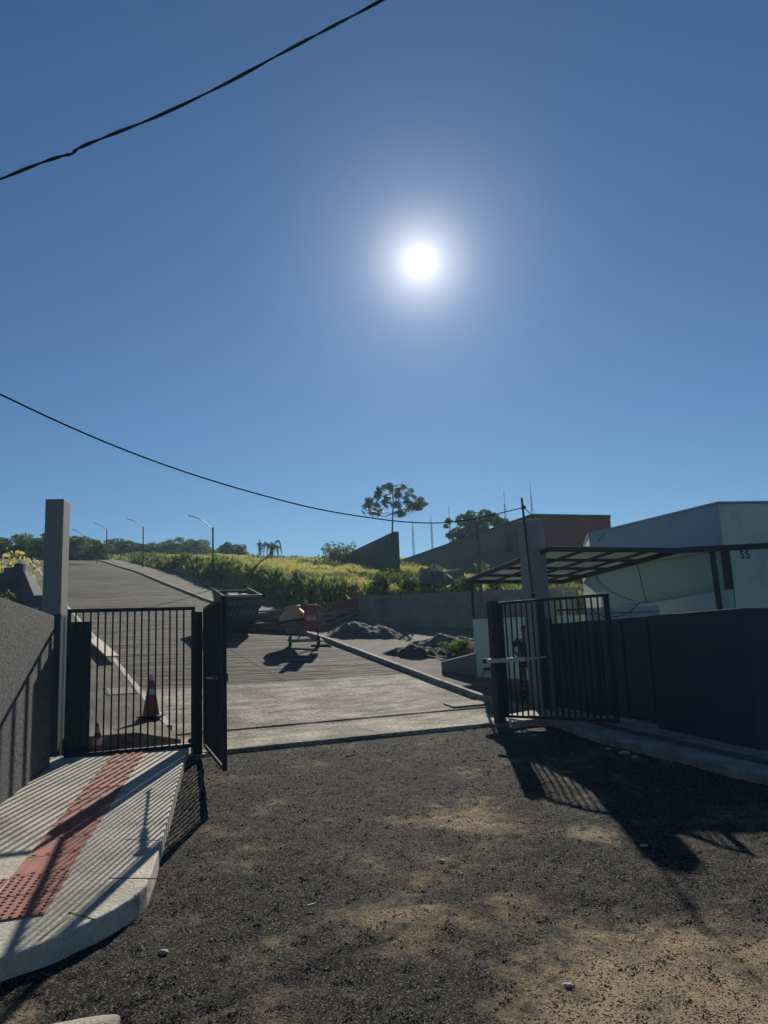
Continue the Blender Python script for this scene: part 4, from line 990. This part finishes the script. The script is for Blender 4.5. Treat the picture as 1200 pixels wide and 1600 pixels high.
# ------------------------------------------------------------------ people
def skinmesh(name, joints, edges, material, parent, sub=2, root=0):
    bm = bmesh.new(); L_ = bm.verts.layers.skin.verify(); vs = []
    for i, (co, r_) in enumerate(joints):
        v = bm.verts.new(co); rr = r_ if isinstance(r_, tuple) else (r_, r_); v[L_].radius = rr; v[L_].use_root = (i == root); vs.append(v)
    for a, c in edges: bm.edges.new((vs[a], vs[c]))
    me = bpy.data.meshes.new(name); bm.to_mesh(me); bm.free(); me.materials.append(material)
    o = bpy.data.objects.new(name, me); C.objects.link(o); o.parent = parent
    k = o.modifiers.new('skin', 'SKIN'); k.use_smooth_shade = True; k.branch_smoothing = .3
    s_ = o.modifiers.new('sub', 'SUBSURF'); s_.levels = sub; s_.render_levels = sub
    return o
def person(loc, rz, H, label, pose, trousers, back=False):
    e = empty('person', loc, rz); e.scale = (H/1.75,)*3
    # facing local -y; joints (x right of viewer)
    hipL, hipR = (-.09, 0, .92), (.09, 0, .92)
    knL, knR = pose['knees']; anL, anR = pose['ankles']
    shL, shR = (-.19, .0, 1.42), (.19, .0, 1.42); elL, elR = pose['elbows']; wrL, wrR = pose['wrists']
    J = [((0, 0, .95), (.13, .10)), ((0, 0, 1.15), (.13, .09)), ((0, 0, 1.36), (.15, .10)), ((0, 0, 1.47), .055), ((0, -.01, 1.54), .05), ((0, -.015, 1.60), (.07, .085)), ((0, -.01, 1.68), (.075, .09)), ((0, 0, 1.735), (.05, .06))]
    Ed = [(i, i+1) for i in range(7)]
    def add(co, r_, frm): J.append((co, r_)); Ed.append((frm, len(J)-1)); return len(J)-1
    for sh, el_, wr, sg in ((shL, elL, wrL, -1), (shR, elR, wrR, 1)):
        a_ = add(sh, .055, 2); c_ = add(el_, .04, a_); w = add(wr, .028, c_)
        dr = (Vector(wr)-Vector(el_)).normalized(); p = Vector(wr)+dr*.07; hnd = add(tuple(p), (.038, .018), w)
        sd_ = dr.cross(Vector((0, 1, 0)));  sd_ = sd_.normalized() if sd_.length > .1 else Vector((1, 0, 0))
        for k_, ln in ((-1.5, .055), (-.5, .07), (.5, .075), (1.5, .065)):
            f0 = add(tuple(p+sd_*k_*.019+dr*.03), .009, hnd); add(tuple(p+sd_*k_*.02+dr*(.03+ln)+Vector((0, -.015, 0))), .008, f0)
        f0 = add(tuple(Vector(wr)+dr*.04-sd_*sg*.035), .011, w); add(tuple(Vector(wr)+dr*.08-sd_*sg*.05), .009, f0)
    for hp, kn, an in ((hipL, knL, anL), (hipR, knR, anR)):
        a_ = add(hp, .085, 0); c_ = add(kn, .055, a_); d_ = add(an, .035, c_); add((an[0], an[1]-.12, an[2]-.06), (.035, .025), d_)
    body = skinmesh('body', J, Ed, M['skin'], e)
    # face
    for sx in (-1, 1):
        MB().lathe([(.001, -.011), (.010, -.004), (.010, .004), (.001, .011)], 8, Matrix.Translation((sx*.03, -.097, 1.645))).build('eye', M['hair'], e)
        MB().lathe([(.008, -.03), (.018, 0), (.010, .03)], 8, Matrix.Translation((sx*.082, .0, 1.635))).build('ear', M['skin'], e)
    MB().lathe([(.012, -.02), (.014, -.012), (.005, .022)], 8, Matrix.Translation((0, -.108, 1.625))).build('nose', M['skin'], e)
    MB().box(-.022, .022, -.102, -.094, 1.578, 1.586).build('mouth', M['red'], e)
    skinmesh('hair', [((0, .02, 1.64), (.08, .085)), ((0, .012, 1.72), (.082, .095)), ((0, .0, 1.765), (.05, .06))], [(0, 1), (1, 2)], M['hair'], e, 2)
    Js = [((0, 0, .90), (.16, .125)), ((0, 0, 1.12), (.155, .115)), ((0, 0, 1.36), (.17, .12)), ((0, 0, 1.455), (.08, .075))]; Es = [(0, 1), (1, 2), (2, 3)]
    for sh, el_ in ((shL, elL), (shR, elR)):
        m_ = Vector(sh).lerp(Vector(el_), .75); Js.append((sh, .075)); Es.append((2, len(Js)-1)); Js.append((tuple(m_), .06)); Es.append((len(Js)-2, len(Js)-1))
    skinmesh('shirt', Js, Es, M['shirt'], e)
    Jt = [((0, 0, .96), (.145, .12)), ((0, 0, .88), (.14, .12))]; Et = [(0, 1)]
    for hp, kn, an in ((hipL, knL, anL), (hipR, knR, anR)):
        Jt.append(((hp[0], hp[1], .82), .098)); Et.append((1, len(Jt)-1)); Jt.append((kn, .07)); Et.append((len(Jt)-2, len(Jt)-1)); Jt.append((an, .058)); Et.append((len(Jt)-2, len(Jt)-1))
    skinmesh('trousers', Jt, Et, trousers, e)
    for an in (anL, anR):
        skinmesh('shoe', [((an[0], an[1]+.03, .05), (.045, .05)), ((an[0], an[1]-.1, .04), (.045, .035)), ((an[0], an[1]-.17, .035), (.035, .025))], [(0, 1), (1, 2)], M['rubber'], e)
    tag(e, label, 'person'); return e
pg = P(820, 1000, 17.3)
person((pg.x, 17.3, float(T(pg.x, 17.3))+.05), 2.8, 1.58, 'person in dark shirt and speckled trousers standing behind the right gate leaf',
       dict(knees=((-.11, -.03, .5), (.10, -.01, .5)), ankles=((-.12, 0, .09), (.11, .02, .09)), elbows=((-.36, .02, 1.20), (.30, .05, 1.18)), wrists=((-.22, -.18, 1.05), (.20, -.15, 1.02))), M['camo'])
ph = hit(414, 871, 40); yy_ = next(hit(413, q_, 40).y for q_ in range(862, 900) if hit(413, q_, 40).y < 110); q = P(406, 868, yy_)
zg = float(T(q.x, yy_))
person((q.x, yy_, zg+.1), 2.9, 1.8, 'dark silhouetted person standing on the hill crest beside the palm',
       dict(knees=((-.10, -.01, .5), (.09, 0, .5)), ankles=((-.10, 0, .09), (.09, .0, .09)), elbows=((-.24, .04, 1.16), (.36, .0, 1.22)), wrists=((-.24, -.1, .95), (.28, -.15, 1.05))), M['shirt'])

# ------------------------------------------------------------------ vegetation
def leafquads(cent, nrm_r, sizes, rs, aspect=.5):
    """random leaf-like diamonds"""
    n = len(cent); a = rs.normal(size=(n, 3)); a /= np.linalg.norm(a, axis=1)[:, None]
    c = rs.normal(size=(n, 3)); b_ = np.cross(a, c); b_ /= np.linalg.norm(b_, axis=1)[:, None]
    s = sizes[:, None]
    return np.stack([cent-a*s, cent+b_*s*aspect, cent+a*s, cent-b_*s*aspect], 1).reshape(-1, 3)
def crown_pts(n, blobs, rs):
    w = np.array([b_[3]**2 for b_ in blobs]); w = w/w.sum(); k = rs.choice(len(blobs), n, p=w)
    d = rs.normal(size=(n, 3)); d /= np.linalg.norm(d, axis=1)[:, None]
    r_ = rs.uniform(.35, 1.0, n)**.6
    B = np.array(blobs)[k]; return B[:, :3]+d*(r_*B[:, 3])[:, None]*np.array([1, 1, .8])
def tree(name, loc, H, Wd, label, seed, n=2600, leaf=.22, material='leaf', group=None, trunk=.3, cat='tree', nb=12, low=.35):
    rs = np.random.RandomState(seed); e = empty(name, loc)
    blobs = []
    for i in range(nb):
        a_ = rs.uniform(0, 2*PI); q = rs.uniform(0, 1)**.6; zc = rs.uniform(low, .86)
        rad = Wd*.5*(1-abs(zc-.55)*.9)
        blobs.append((math.cos(a_)*q*rad*.75, math.sin(a_)*q*rad*.75, zc*H, Wd*rs.uniform(.14, .26)))
    tb = MB().tube([(0, 0, 0), (.04*H*.2, 0, H*.3), (0, .02*H, H*.62)], [trunk*.5, trunk*.38, trunk*.15], 8)
    for bx in blobs[:7]: tb.tube([(0, 0, H*.3), Vector((bx[0]*.5, bx[1]*.5, (H*.35+bx[2])/2)), Vector(bx[:3])], [trunk*.2, trunk*.12, .02], 5)
    tb.build('trunk', M['bark'], e)
    pts = crown_pts(n, blobs, rs); npmesh('crown', leafquads(pts, 0, rs.uniform(.6, 1.3, n)*leaf, rs), 4, M[material], e)
    tag(e, label, cat, group); return e
# wooded line at the left and behind the crest
protos = [tree('woodland_tree', (0, 0, -50), 7.0, 6.5, 'x', 11+i, 3000, .26, low=.12) for i in range(3)]
spots = []
rs = random.Random(5)
for i in range(13): spots.append((-40+i*15+rs.uniform(-4, 4), rs.uniform(832, 842), rs.uniform(88, 104)))
for i in range(15): spots.append((166+i*14+rs.uniform(-4, 4), rs.uniform(838, 856) if i < 12 else rs.uniform(850, 858), rs.uniform(112, 124)))
spots += [(128, 832, 92), (150, 848, 90), (205, 846, 122), (278, 842, 118), (300, 843, 118), (262, 845, 116)]
used = [False]*3; ORD = 'first second third fourth fifth sixth seventh eighth ninth tenth eleventh twelfth thirteenth fourteenth fifteenth sixteenth seventeenth eighteenth nineteenth twentieth'.split()
for i, (px_, py_, Y) in enumerate(spots):
    p = P(px_, py_, Y); z0 = float(T(p.x, p.y))-.3; ht = max(2.5, p.z-z0); k = i % 3; src = protos[k]
    if not used[k]: o = src; used[k] = True
    else:
        o = src.copy(); C.objects.link(o)
        for ch in src.children:
            c = ch.copy(); C.objects.link(c); c.parent = o
    o.location = (p.x, p.y, z0); sc_ = ht/6.6; o.scale = (max(sc_, .75)*rs.uniform(.9, 1.2),)*2+(sc_,); o.rotation_euler.z = rs.uniform(0, 6)
    far = i >= 13 and i not in (28, 29)
    row = sorted(q_ for q_ in range(len(spots)) if (q_ >= 13 and q_ not in (28, 29)) == far); row.sort(key=lambda q_: spots[q_][0]); nth = row.index(i)
    o_l = ORD[nth]+(' tree from the left in the distant tree line behind the grassy crest' if far else ' dark tree from the left in the dense wood by the road crest')
    tag(o, o_l, 'tree', 'trees of the distant line' if far else 'trees of the wood by the road crest')
for px_, py_, Y, wd, lb in ((357, 846, 98, 3.4, 'small round tree standing alone on the skyline right of the first lamp'), (372, 850, 98, 3.0, 'lower round bush tree on the skyline left of the hill person')):
    p = P(px_, py_, Y); z0 = float(T(p.x, p.y))-.2; tree('skyline_tree', (p.x, p.y, z0), p.z-z0, wd, lb, int(px_), 900, .2, low=.3, nb=7)
p = P(152, 842, 70); z0 = float(T(p.x, p.y)); tree('sapling', (p.x, p.y, z0), p.z-z0, 1.8, 'thin young tree beside the third street lamp', 81, 350, .13, low=.6, nb=5, trunk=.1)
# big shrubby tree behind the shed roof
p = P(748, 800, 56.); z0 = 7.0
e = empty('round_tree', (p.x, 56., z0)); rs = np.random.RandomState(9); n = 5200; k = 56/1200
def cpx(x, y, r_): q = P(x, y, 56.); return (q.x-p.x, rs.uniform(-.6, .6), q.z-z0, r_*k)
bl = [cpx(*q) for q in ((722, 815, 13), (735, 806, 11), (744, 822, 20), (757, 808, 13), (770, 812, 12), (783, 822, 14), (715, 832, 11), (728, 838, 17), (750, 842, 22), (775, 838, 17), (700, 816, 6), (698, 821, 4), (712, 848, 10), (795, 832, 10), (737, 856, 16), (713, 862, 8), (760, 858, 20), (722, 850, 14), (790, 842, 14), (745, 866, 16), (705, 836, 9), (805, 832, 8))]
pts = crown_pts(n, bl, rs); npmesh('crown', leafquads(pts, 0, rs.uniform(.6, 1.3, n)*.14, rs, .7), 4, M['leaf'], e)
tb = MB().tube([(0, 0, 0), (.1, 0, 1.6), (0, 0, 2.6)], [.14, .1, .05], 8)
for q in bl[:9]: tb.tube([(0, 0, 1.6), Vector((q[0]*.5, q[1], (q[2]+1.6)/2)), Vector(q[:3])], [.06, .04, .015], 5)
tb.build('trunk', M['bark'], e); tag(e, 'dense leafy tree rising over the shed roof', 'tree')
# umbrella tree (palmate leaves on arching branches)
Yt = 50.; b0_ = P(613, 850, Yt); e = empty('umbrella_tree', (b0_.x, Yt, b0_.z-1.5)); z0 = e.location.z; k = Yt/1200
def tp(x, y, dy=0): q = P(x, y, Yt+dy); return Vector((q.x-b0_.x, dy, q.z-z0))
MB().tube([(0, 0, 0), tp(613, 835), tp(613.5, 805), tp(614.5, 785), tp(614, 772)], [.09, .06, .045, .035, .02], 8).build('trunk', M['bark'], e)
ends = [(573, 789, 1), (578, 799, -1), (586, 801, 0), (580, 783, 1), (590, 768, -1), (600, 763, 1), (612, 760, 0), (628, 760, -1), (640, 770, 1), (650, 776, 0), (660, 788, -1), (656, 795, 1), (643, 790, -1), (629, 802, 1), (622, 798, -1), (605, 775, 0), (625, 773, 1), (634, 783, 0), (593, 797, 1), (603, 785, -1), (620, 768, 1), (609, 768, -1), (617, 788, 0), (647, 785, 0), (587, 776, 0), (597, 773, 1), (585, 790, -1), (652, 790, 1)]
brn = MB()
for i, (x, y, dy) in enumerate(ends[:16]):
    q = tp(x, y, dy*.8); s_ = tp(614, 803 if y > 775 else 790); brn.tube(spline([s_, s_.lerp(q, .5)+Vector((0, 0, -.22 if y > 775 else .02)), q], 5), .014, 5)
brn.build('branches', M['bark'], e)
rs = np.random.RandomState(21); tri = []
for (x, y, dy) in ends:
    for rep in range(4):
        c = tp(x+rs.normal(0, 3.2), y+rs.normal(0, 2.6), dy*.8+rs.normal(0, .25)); R_ = Euler((rs.uniform(-.9, .9), rs.uniform(-.9, .9), rs.uniform(0, 6.3))).to_matrix()
        for l in range(9):
            a_ = l*2*PI/9.5; L_ = .33*rs.uniform(.8, 1.15)
            q = [Vector((0, 0, 0)), Vector((math.cos(a_-.30)*L_*.65, math.sin(a_-.30)*L_*.65, -.03)), Vector((math.cos(a_)*L_, math.sin(a_)*L_, -.07)), Vector((math.cos(a_+.30)*L_*.65, math.sin(a_+.30)*L_*.65, -.03))]
            tri += [tuple(c+R_ @ v) for v in q]
npmesh('crown', np.array(tri), 4, M['cleaf'], e); tag(e, 'slender umbrella-shaped tree with lobed leaves above the dark wall', 'tree')
# palm
Yp = yy_+3; b0_ = P(424, 868, Yp); z0 = b0_.z-1.0; e = empty('palm_tree', (b0_.x, Yp, z0)); k = Yp/1200
MB().tube([(0, 0, 0), (0, 0, 1.2), (.05, 0, 2.1)], [.26, .24, .14], 8).build('trunk', M['bark'], e)
rs = np.random.RandomState(4); tri = []
for i in range(17):
    a_ = i*2*PI/17+rs.uniform(-.15, .15); L_ = rs.uniform(1.0, 1.35); up_ = rs.uniform(.5, 1.7); prev = None
    for j in range(15):
        f_ = j/14; r_ = L_*math.sin(f_*1.35); z = 1.75+up_*math.sin(f_*2.5)*.75-f_**2.5*.75
        c = Vector((math.cos(a_)*r_, math.sin(a_)*r_, z))
        if j > 1:
            sdv = Vector((-math.sin(a_), math.cos(a_), 0))
            for sg in (-1, 1):
                for rr_ in range(2):
                    t_ = c+sdv*sg*.26*math.sin(f_*2.6+.3)+Vector((0, 0, -.2-.1*rr_))+Vector((math.cos(a_), math.sin(a_), 0))*.12*rr_
                    tri += [tuple(c), tuple(c+Vector((.03, .03, .04))), tuple(t_), tuple(c-Vector((.03, .03, .04)))]
npmesh('fronds', np.array(tri), 4, M['palmleaf'], e); tag(e, 'small palm on the hill crest beside the silhouetted person', 'palm')
# shrub by the dark wall and weeds
def shrub(name, loc, H, Wd, label, seed, n=500, leaf=.06, material='weed', stems=9, cat='shrub', group=None):
    rs = np.random.RandomState(seed); e = empty(name, loc); sb = MB(); cs = []
    for i in range(stems):
        a_ = rs.uniform(0, 2*PI); q = rs.uniform(.1, .5)*Wd; hh_ = H*rs.uniform(.55, 1); top_ = Vector((math.cos(a_)*q, math.sin(a_)*q, hh_))
        sb.tube([(0, 0, 0), Vector((top_.x*.35, top_.y*.35, hh_*.5)), top_], [.012+.008*H, .01, .004], 5)
        for _ in range(n//stems):
            f_ = rs.uniform(.3, 1); cs.append((top_.x*f_+rs.normal(0, .06*Wd), top_.y*f_+rs.normal(0, .06*Wd), hh_*f_+rs.normal(0, .04*H)))
    sb.build('stems', M['bark'], e); cs = np.array(cs); npmesh('leaves', leafquads(cs, 0, rs.uniform(.6, 1.3, len(cs))*leaf, rs, .45), 4, M[material], e)
    tag(e, label, cat, group); return e
p = P(528, 849, 56); z0 = float(T(p.x, 56)); shrub('shrub', (p.x, 56, z0), max(1.6, p.z-z0), 3.4, 'feathery grey-green shrub at the low end of the dark hill wall', 1, 1100, .13, stems=16)
for i, (px_, Y, H_, W__, lb) in enumerate(((668, 30.5, 1.2, 1.4, 'dark leafy weed clump on the bank left of the canopy'), (770, 30.0, 1.3, 1.3, 'pale weed clump behind the tall grey pole'), (600, 29.5, 1.0, 1.6, 'dark bushy clump at the top of the retaining wall'), (640, 29.3, .9, 1.6, 'low green clump over the retaining wall coping'), (730, 29.2, .7, 1.0, 'small leafy clump between rubble and canopy'))):
    p = P(px_, 900, Y); shrub('weed_clump', (p.x, Y, float(T(p.x, Y))-.05), H_, W__, lb, 30+i, 700, .075, cat='shrub')
p = P(715, 1010, 21.3); shrub('weed_clump', (p.x, 21.3, float(T(p.x, 21.3))+.1), .5, 1.0, 'sunlit weeds on the earth heap beside the mint wall', 51, 700, .05, cat='shrub')
p = P(18, 880, 24.); shrub('shrub', (p.x, 24., float(T(p.x, 24.))), P(18, 855, 24.).z-float(T(p.x, 24.)), 1.8, 'bright yellow-green shrub above the stepped block wall', 61, 900, .10, 'grass')
p = P(2, 925, 13.); zz0 = 1.3; shrub('weed_clump', (p.x-.2, 13., zz0), P(2, 915, 13.).z-zz0, 1.2, 'leafy weed poking over the stucco wall at the left edge', 62, 500, .05, cat='shrub')
p = P(50, 950, 11.6); shrub('weed_clump', (p.x, 11.6, 1.6), P(50, 944, 11.6).z-1.6, .5, 'tiny weed peeping over the stucco wall near the pillar', 63, 150, .03, cat='shrub')
# scrub along the bank foot
# dry branch
pts = [P(x, y, 40.) for x, y in ((393, 905), (396, 893), (405, 880), (418, 870), (424, 862))]
b = MB().tube(spline(pts, 6), .035, 6)
for (x0, y0_, x1, y1_) in ((405, 880, 412, 866), (414, 873, 430, 868), (400, 887, 394, 876)):
    b.tube([P(x0, y0_, 40.), P(x1, y1_, 40.1)], .018, 5)
tag(b.build('dead_branch', M['bark']), 'bare arching dead branch in the grass above the skip', 'branch')
# rubble on the bank
for i, (px_, py_, w_, h__, tl) in enumerate(((672, 896, .9, .35, .2), (700, 896, 1.1, .28, -.15), (720, 905, .7, .2, .1), (652, 903, .8, .2, -.1), (684, 892, .4, .4, .5))):
    Y = 30.6+i*.2; p = P(px_, py_, Y); z0 = float(T(p.x, Y)); o = MB().box(-w_/2, w_/2, -.4, .4, -.25, h__).build('rubble_block', M['blockwall'], bevel=.03)
    o.location = (p.x, Y, max(z0+.25, p.z-.2)); o.rotation_euler = (tl*.5, tl, i*.7); tag(o, ('broad concrete block tilted under the broken post in the grass of the bank', 'long concrete block right of the broken post on the grassy bank', 'small concrete block nearest the canopy on the grassy bank', 'leftmost low concrete block on the grassy bank', 'upright concrete block standing highest of the bank rubble')[i], 'rubble', 'concrete rubble on the bank')
pts = [P(693, 894, 30.3), P(706, 904, 29.6)]; tag(MB().bar(pts[0], pts[1], .09, .06).build('concrete_post', M['slab']), 'sunlit broken concrete post leaning on the rubble above the retaining wall', 'concrete post')

def blades(name, n, region, material, label, hmin, hmax, seed, wfac=.10, ylo=28.3, yhi=100, xlo=-.45, xhi=.30):
    rs = np.random.RandomState(seed); y = ylo*np.exp(rs.uniform(0, 1, n)**.85*math.log(yhi/ylo)); x = rs.uniform(xlo, xhi, n)*y
    ok = region(x, y); x, y = x[ok], y[ok]; n = len(x); z = T(x, y)
    patch = .75+.4*np.clip(.5+.5*np.sin(x*.8+np.sin(y*.5)*2)*np.sin(y*.6+x*.25)+.35*np.sin(x*2.3+y*1.9)*np.sin(y*2.7-x), 0, 1)
    H_ = rs.uniform(hmin, hmax, n)*patch*(1+.004*y); wd = H_*wfac*rs.uniform(.7, 1.4, n)*(1+.012*y)
    a_ = rs.uniform(0, 2*PI, n); lx_ = np.cos(a_)*wd; ly = np.sin(a_)*wd; bend = rs.normal(0, .35, (n, 2))*H_[:, None]
    p0 = np.stack([x-lx_, y-ly, z-.05], -1); p1 = np.stack([x+lx_, y+ly, z-.05], -1)
    p2 = np.stack([x+bend[:, 0]*.35+lx_*.8, y+bend[:, 1]*.35+ly*.8, z+H_*.6], -1); p3 = np.stack([x+bend[:, 0], y+bend[:, 1], z+H_], -1)
    v = np.stack([p0, p1, p2, p3], 1).reshape(-1, 3)
    o = npmesh(name, v, 4, material); tag(o, label, 'grass', kind='stuff'); return o
def onbank(x, y):
    s = (x-O2.x)*U.x+(y-O2.y)*U.y; t = (x-O2.x)*V.x+(y-O2.y)*V.y
    return (t > 8.7) & (y > 28.3)
blades('grass', 330000, onbank, M['grass'], 'long sunlit grass covering the hillside behind the retaining wall', .06, .22, 1, .055)
def scrub(x, y):
    q = np.sin(x*.55+1.0)*np.sin(y*.35+x*.2); t = (x-O2.x)*V.x+(y-O2.y)*V.y
    return onbank(x, y) & ((q > .62) | ((t < 10.2) & (np.sin(x*3+y) > -.2)) | ((y < 33) & (q > .1)))
blades('scrub', 70000, scrub, M['weed'], 'darker leafy scrub patches and weeds along the foot of the grassy bank', .12, .42, 2, .14, yhi=85)
def farfield(x, y):
    s = (x-O2.x)*U.x+(y-O2.y)*U.y; t = (x-O2.x)*V.x+(y-O2.y)*V.y
    return (s > 83) | ((t < -2.6) & (s > 14))
blades('grass', 30000, farfield, M['drygrass'], 'dry yellowish grass on the far field and the bank left of the road', .15, .35, 3, .15, 24, 170, -.62, -.1)
def lotweeds(x, y):
    return (y < 27.7) & (y > 26) & (x > -2.4) & (x < -.9) & (np.abs(y-26.9) < .6)
blades('grass', 9000, lotweeds, M['drygrass'], 'patch of dry grass clippings in front of the brick stub', .1, .25, 5, .12, 26, 27.8, -.1, 0)

# ------------------------------------------------------------------ masts
def mast(px_, py0, lb, Y=95., vee=False):
    q = P(px_, py0, Y); z0 = 8.; H_ = q.z-z0; e = empty('radio_mast', (q.x, Y, z0)); w = .18
    b = MB(); cs = [(w*math.cos(a_), w*math.sin(a_)) for a_ in (PI/2, PI/2+2.1, PI/2+4.2)]
    for c in cs: b.tube([(c[0], c[1], 0), (c[0]*.6, c[1]*.6, H_*.85)], .022, 4)
    z = 0; k = 0
    while z < H_*.84:
        f_ = 1-.4*z/(H_*.85)
        for i in range(3):
            a_, c_ = cs[i], cs[(i+1) % 3]; b.tube([(a_[0]*f_, a_[1]*f_, z), (c_[0]*f_, c_[1]*f_, z+.6)], .013, 3, False)
        z += .6
    b.build('lattice', M['mast'], e); MB().tube([(0, 0, H_*.83), (0, 0, H_)], .03, 5).build('antenna', M['mast'], e)
    if vee:
        for sx in (-1, 1): MB().tube([(.55, 0, H_*.62), (.55+sx*.3, 0, H_*.62+1.0)], .025, 4).build('whip', M['mast'], e)
    tag(e, lb, 'radio mast', 'lattice radio masts on the skyline')
mast(616, 860, 'shortest radio mast, just right of the dark hill wall'); mast(644, 812, 'slim radio mast right of the umbrella tree'); mast(673, 803, 'radio mast left of the round tree')
mast(701, 790, 'tall radio mast rising behind the left edge of the round tree'); mast(787, 767, 'radio mast with a V-shaped aerial above the round tree', vee=True); mast(828, 752, 'tallest radio mast, above the corner of the brown shed')

# ------------------------------------------------------------------ loose chips on the street
scatter_stones('gravel', 130000, .0066, M['yard'], 'loose asphalt crumbs and dusty grit strewn over the street', curb_free, seed=1)
scatter_stones('gravel', 9000, .0068, M['chip'], 'loose black and pale asphalt chips strewn over the street', curb_free, seed=4)
scatter_stones('gravel', 26000, .0062, M['yard'], 'small brown and grey pebbles strewn over the street', curb_free, seed=2)
bpy.context.view_layer.update()

# ------------------------------------------------------------------ added scattering volume, lifts dark tones the way lens glare would
hb = MB().box(-306, 306, -46, 426, -6.5, 22)
hz_ = bpy.data.materials.new('added_haze'); hz_.use_nodes = True; hn = hz_.node_tree; hn.nodes.clear()
ho = hn.nodes.new('ShaderNodeOutputMaterial'); hv = hn.nodes.new('ShaderNodeVolumePrincipled')
hv.inputs['Color'].default_value = (.50, .78, 1, 1); hv.inputs['Density'].default_value = ADDED_HAZE; hv.inputs['Anisotropy'].default_value = .6
hn.links.new(hv.outputs[0], ho.inputs['Volume'])
ob = hb.build('added_haze', hz_); tag(ob, 'thin bluish volume added over the whole place to lift dark tones', 'added_haze', kind='stuff')
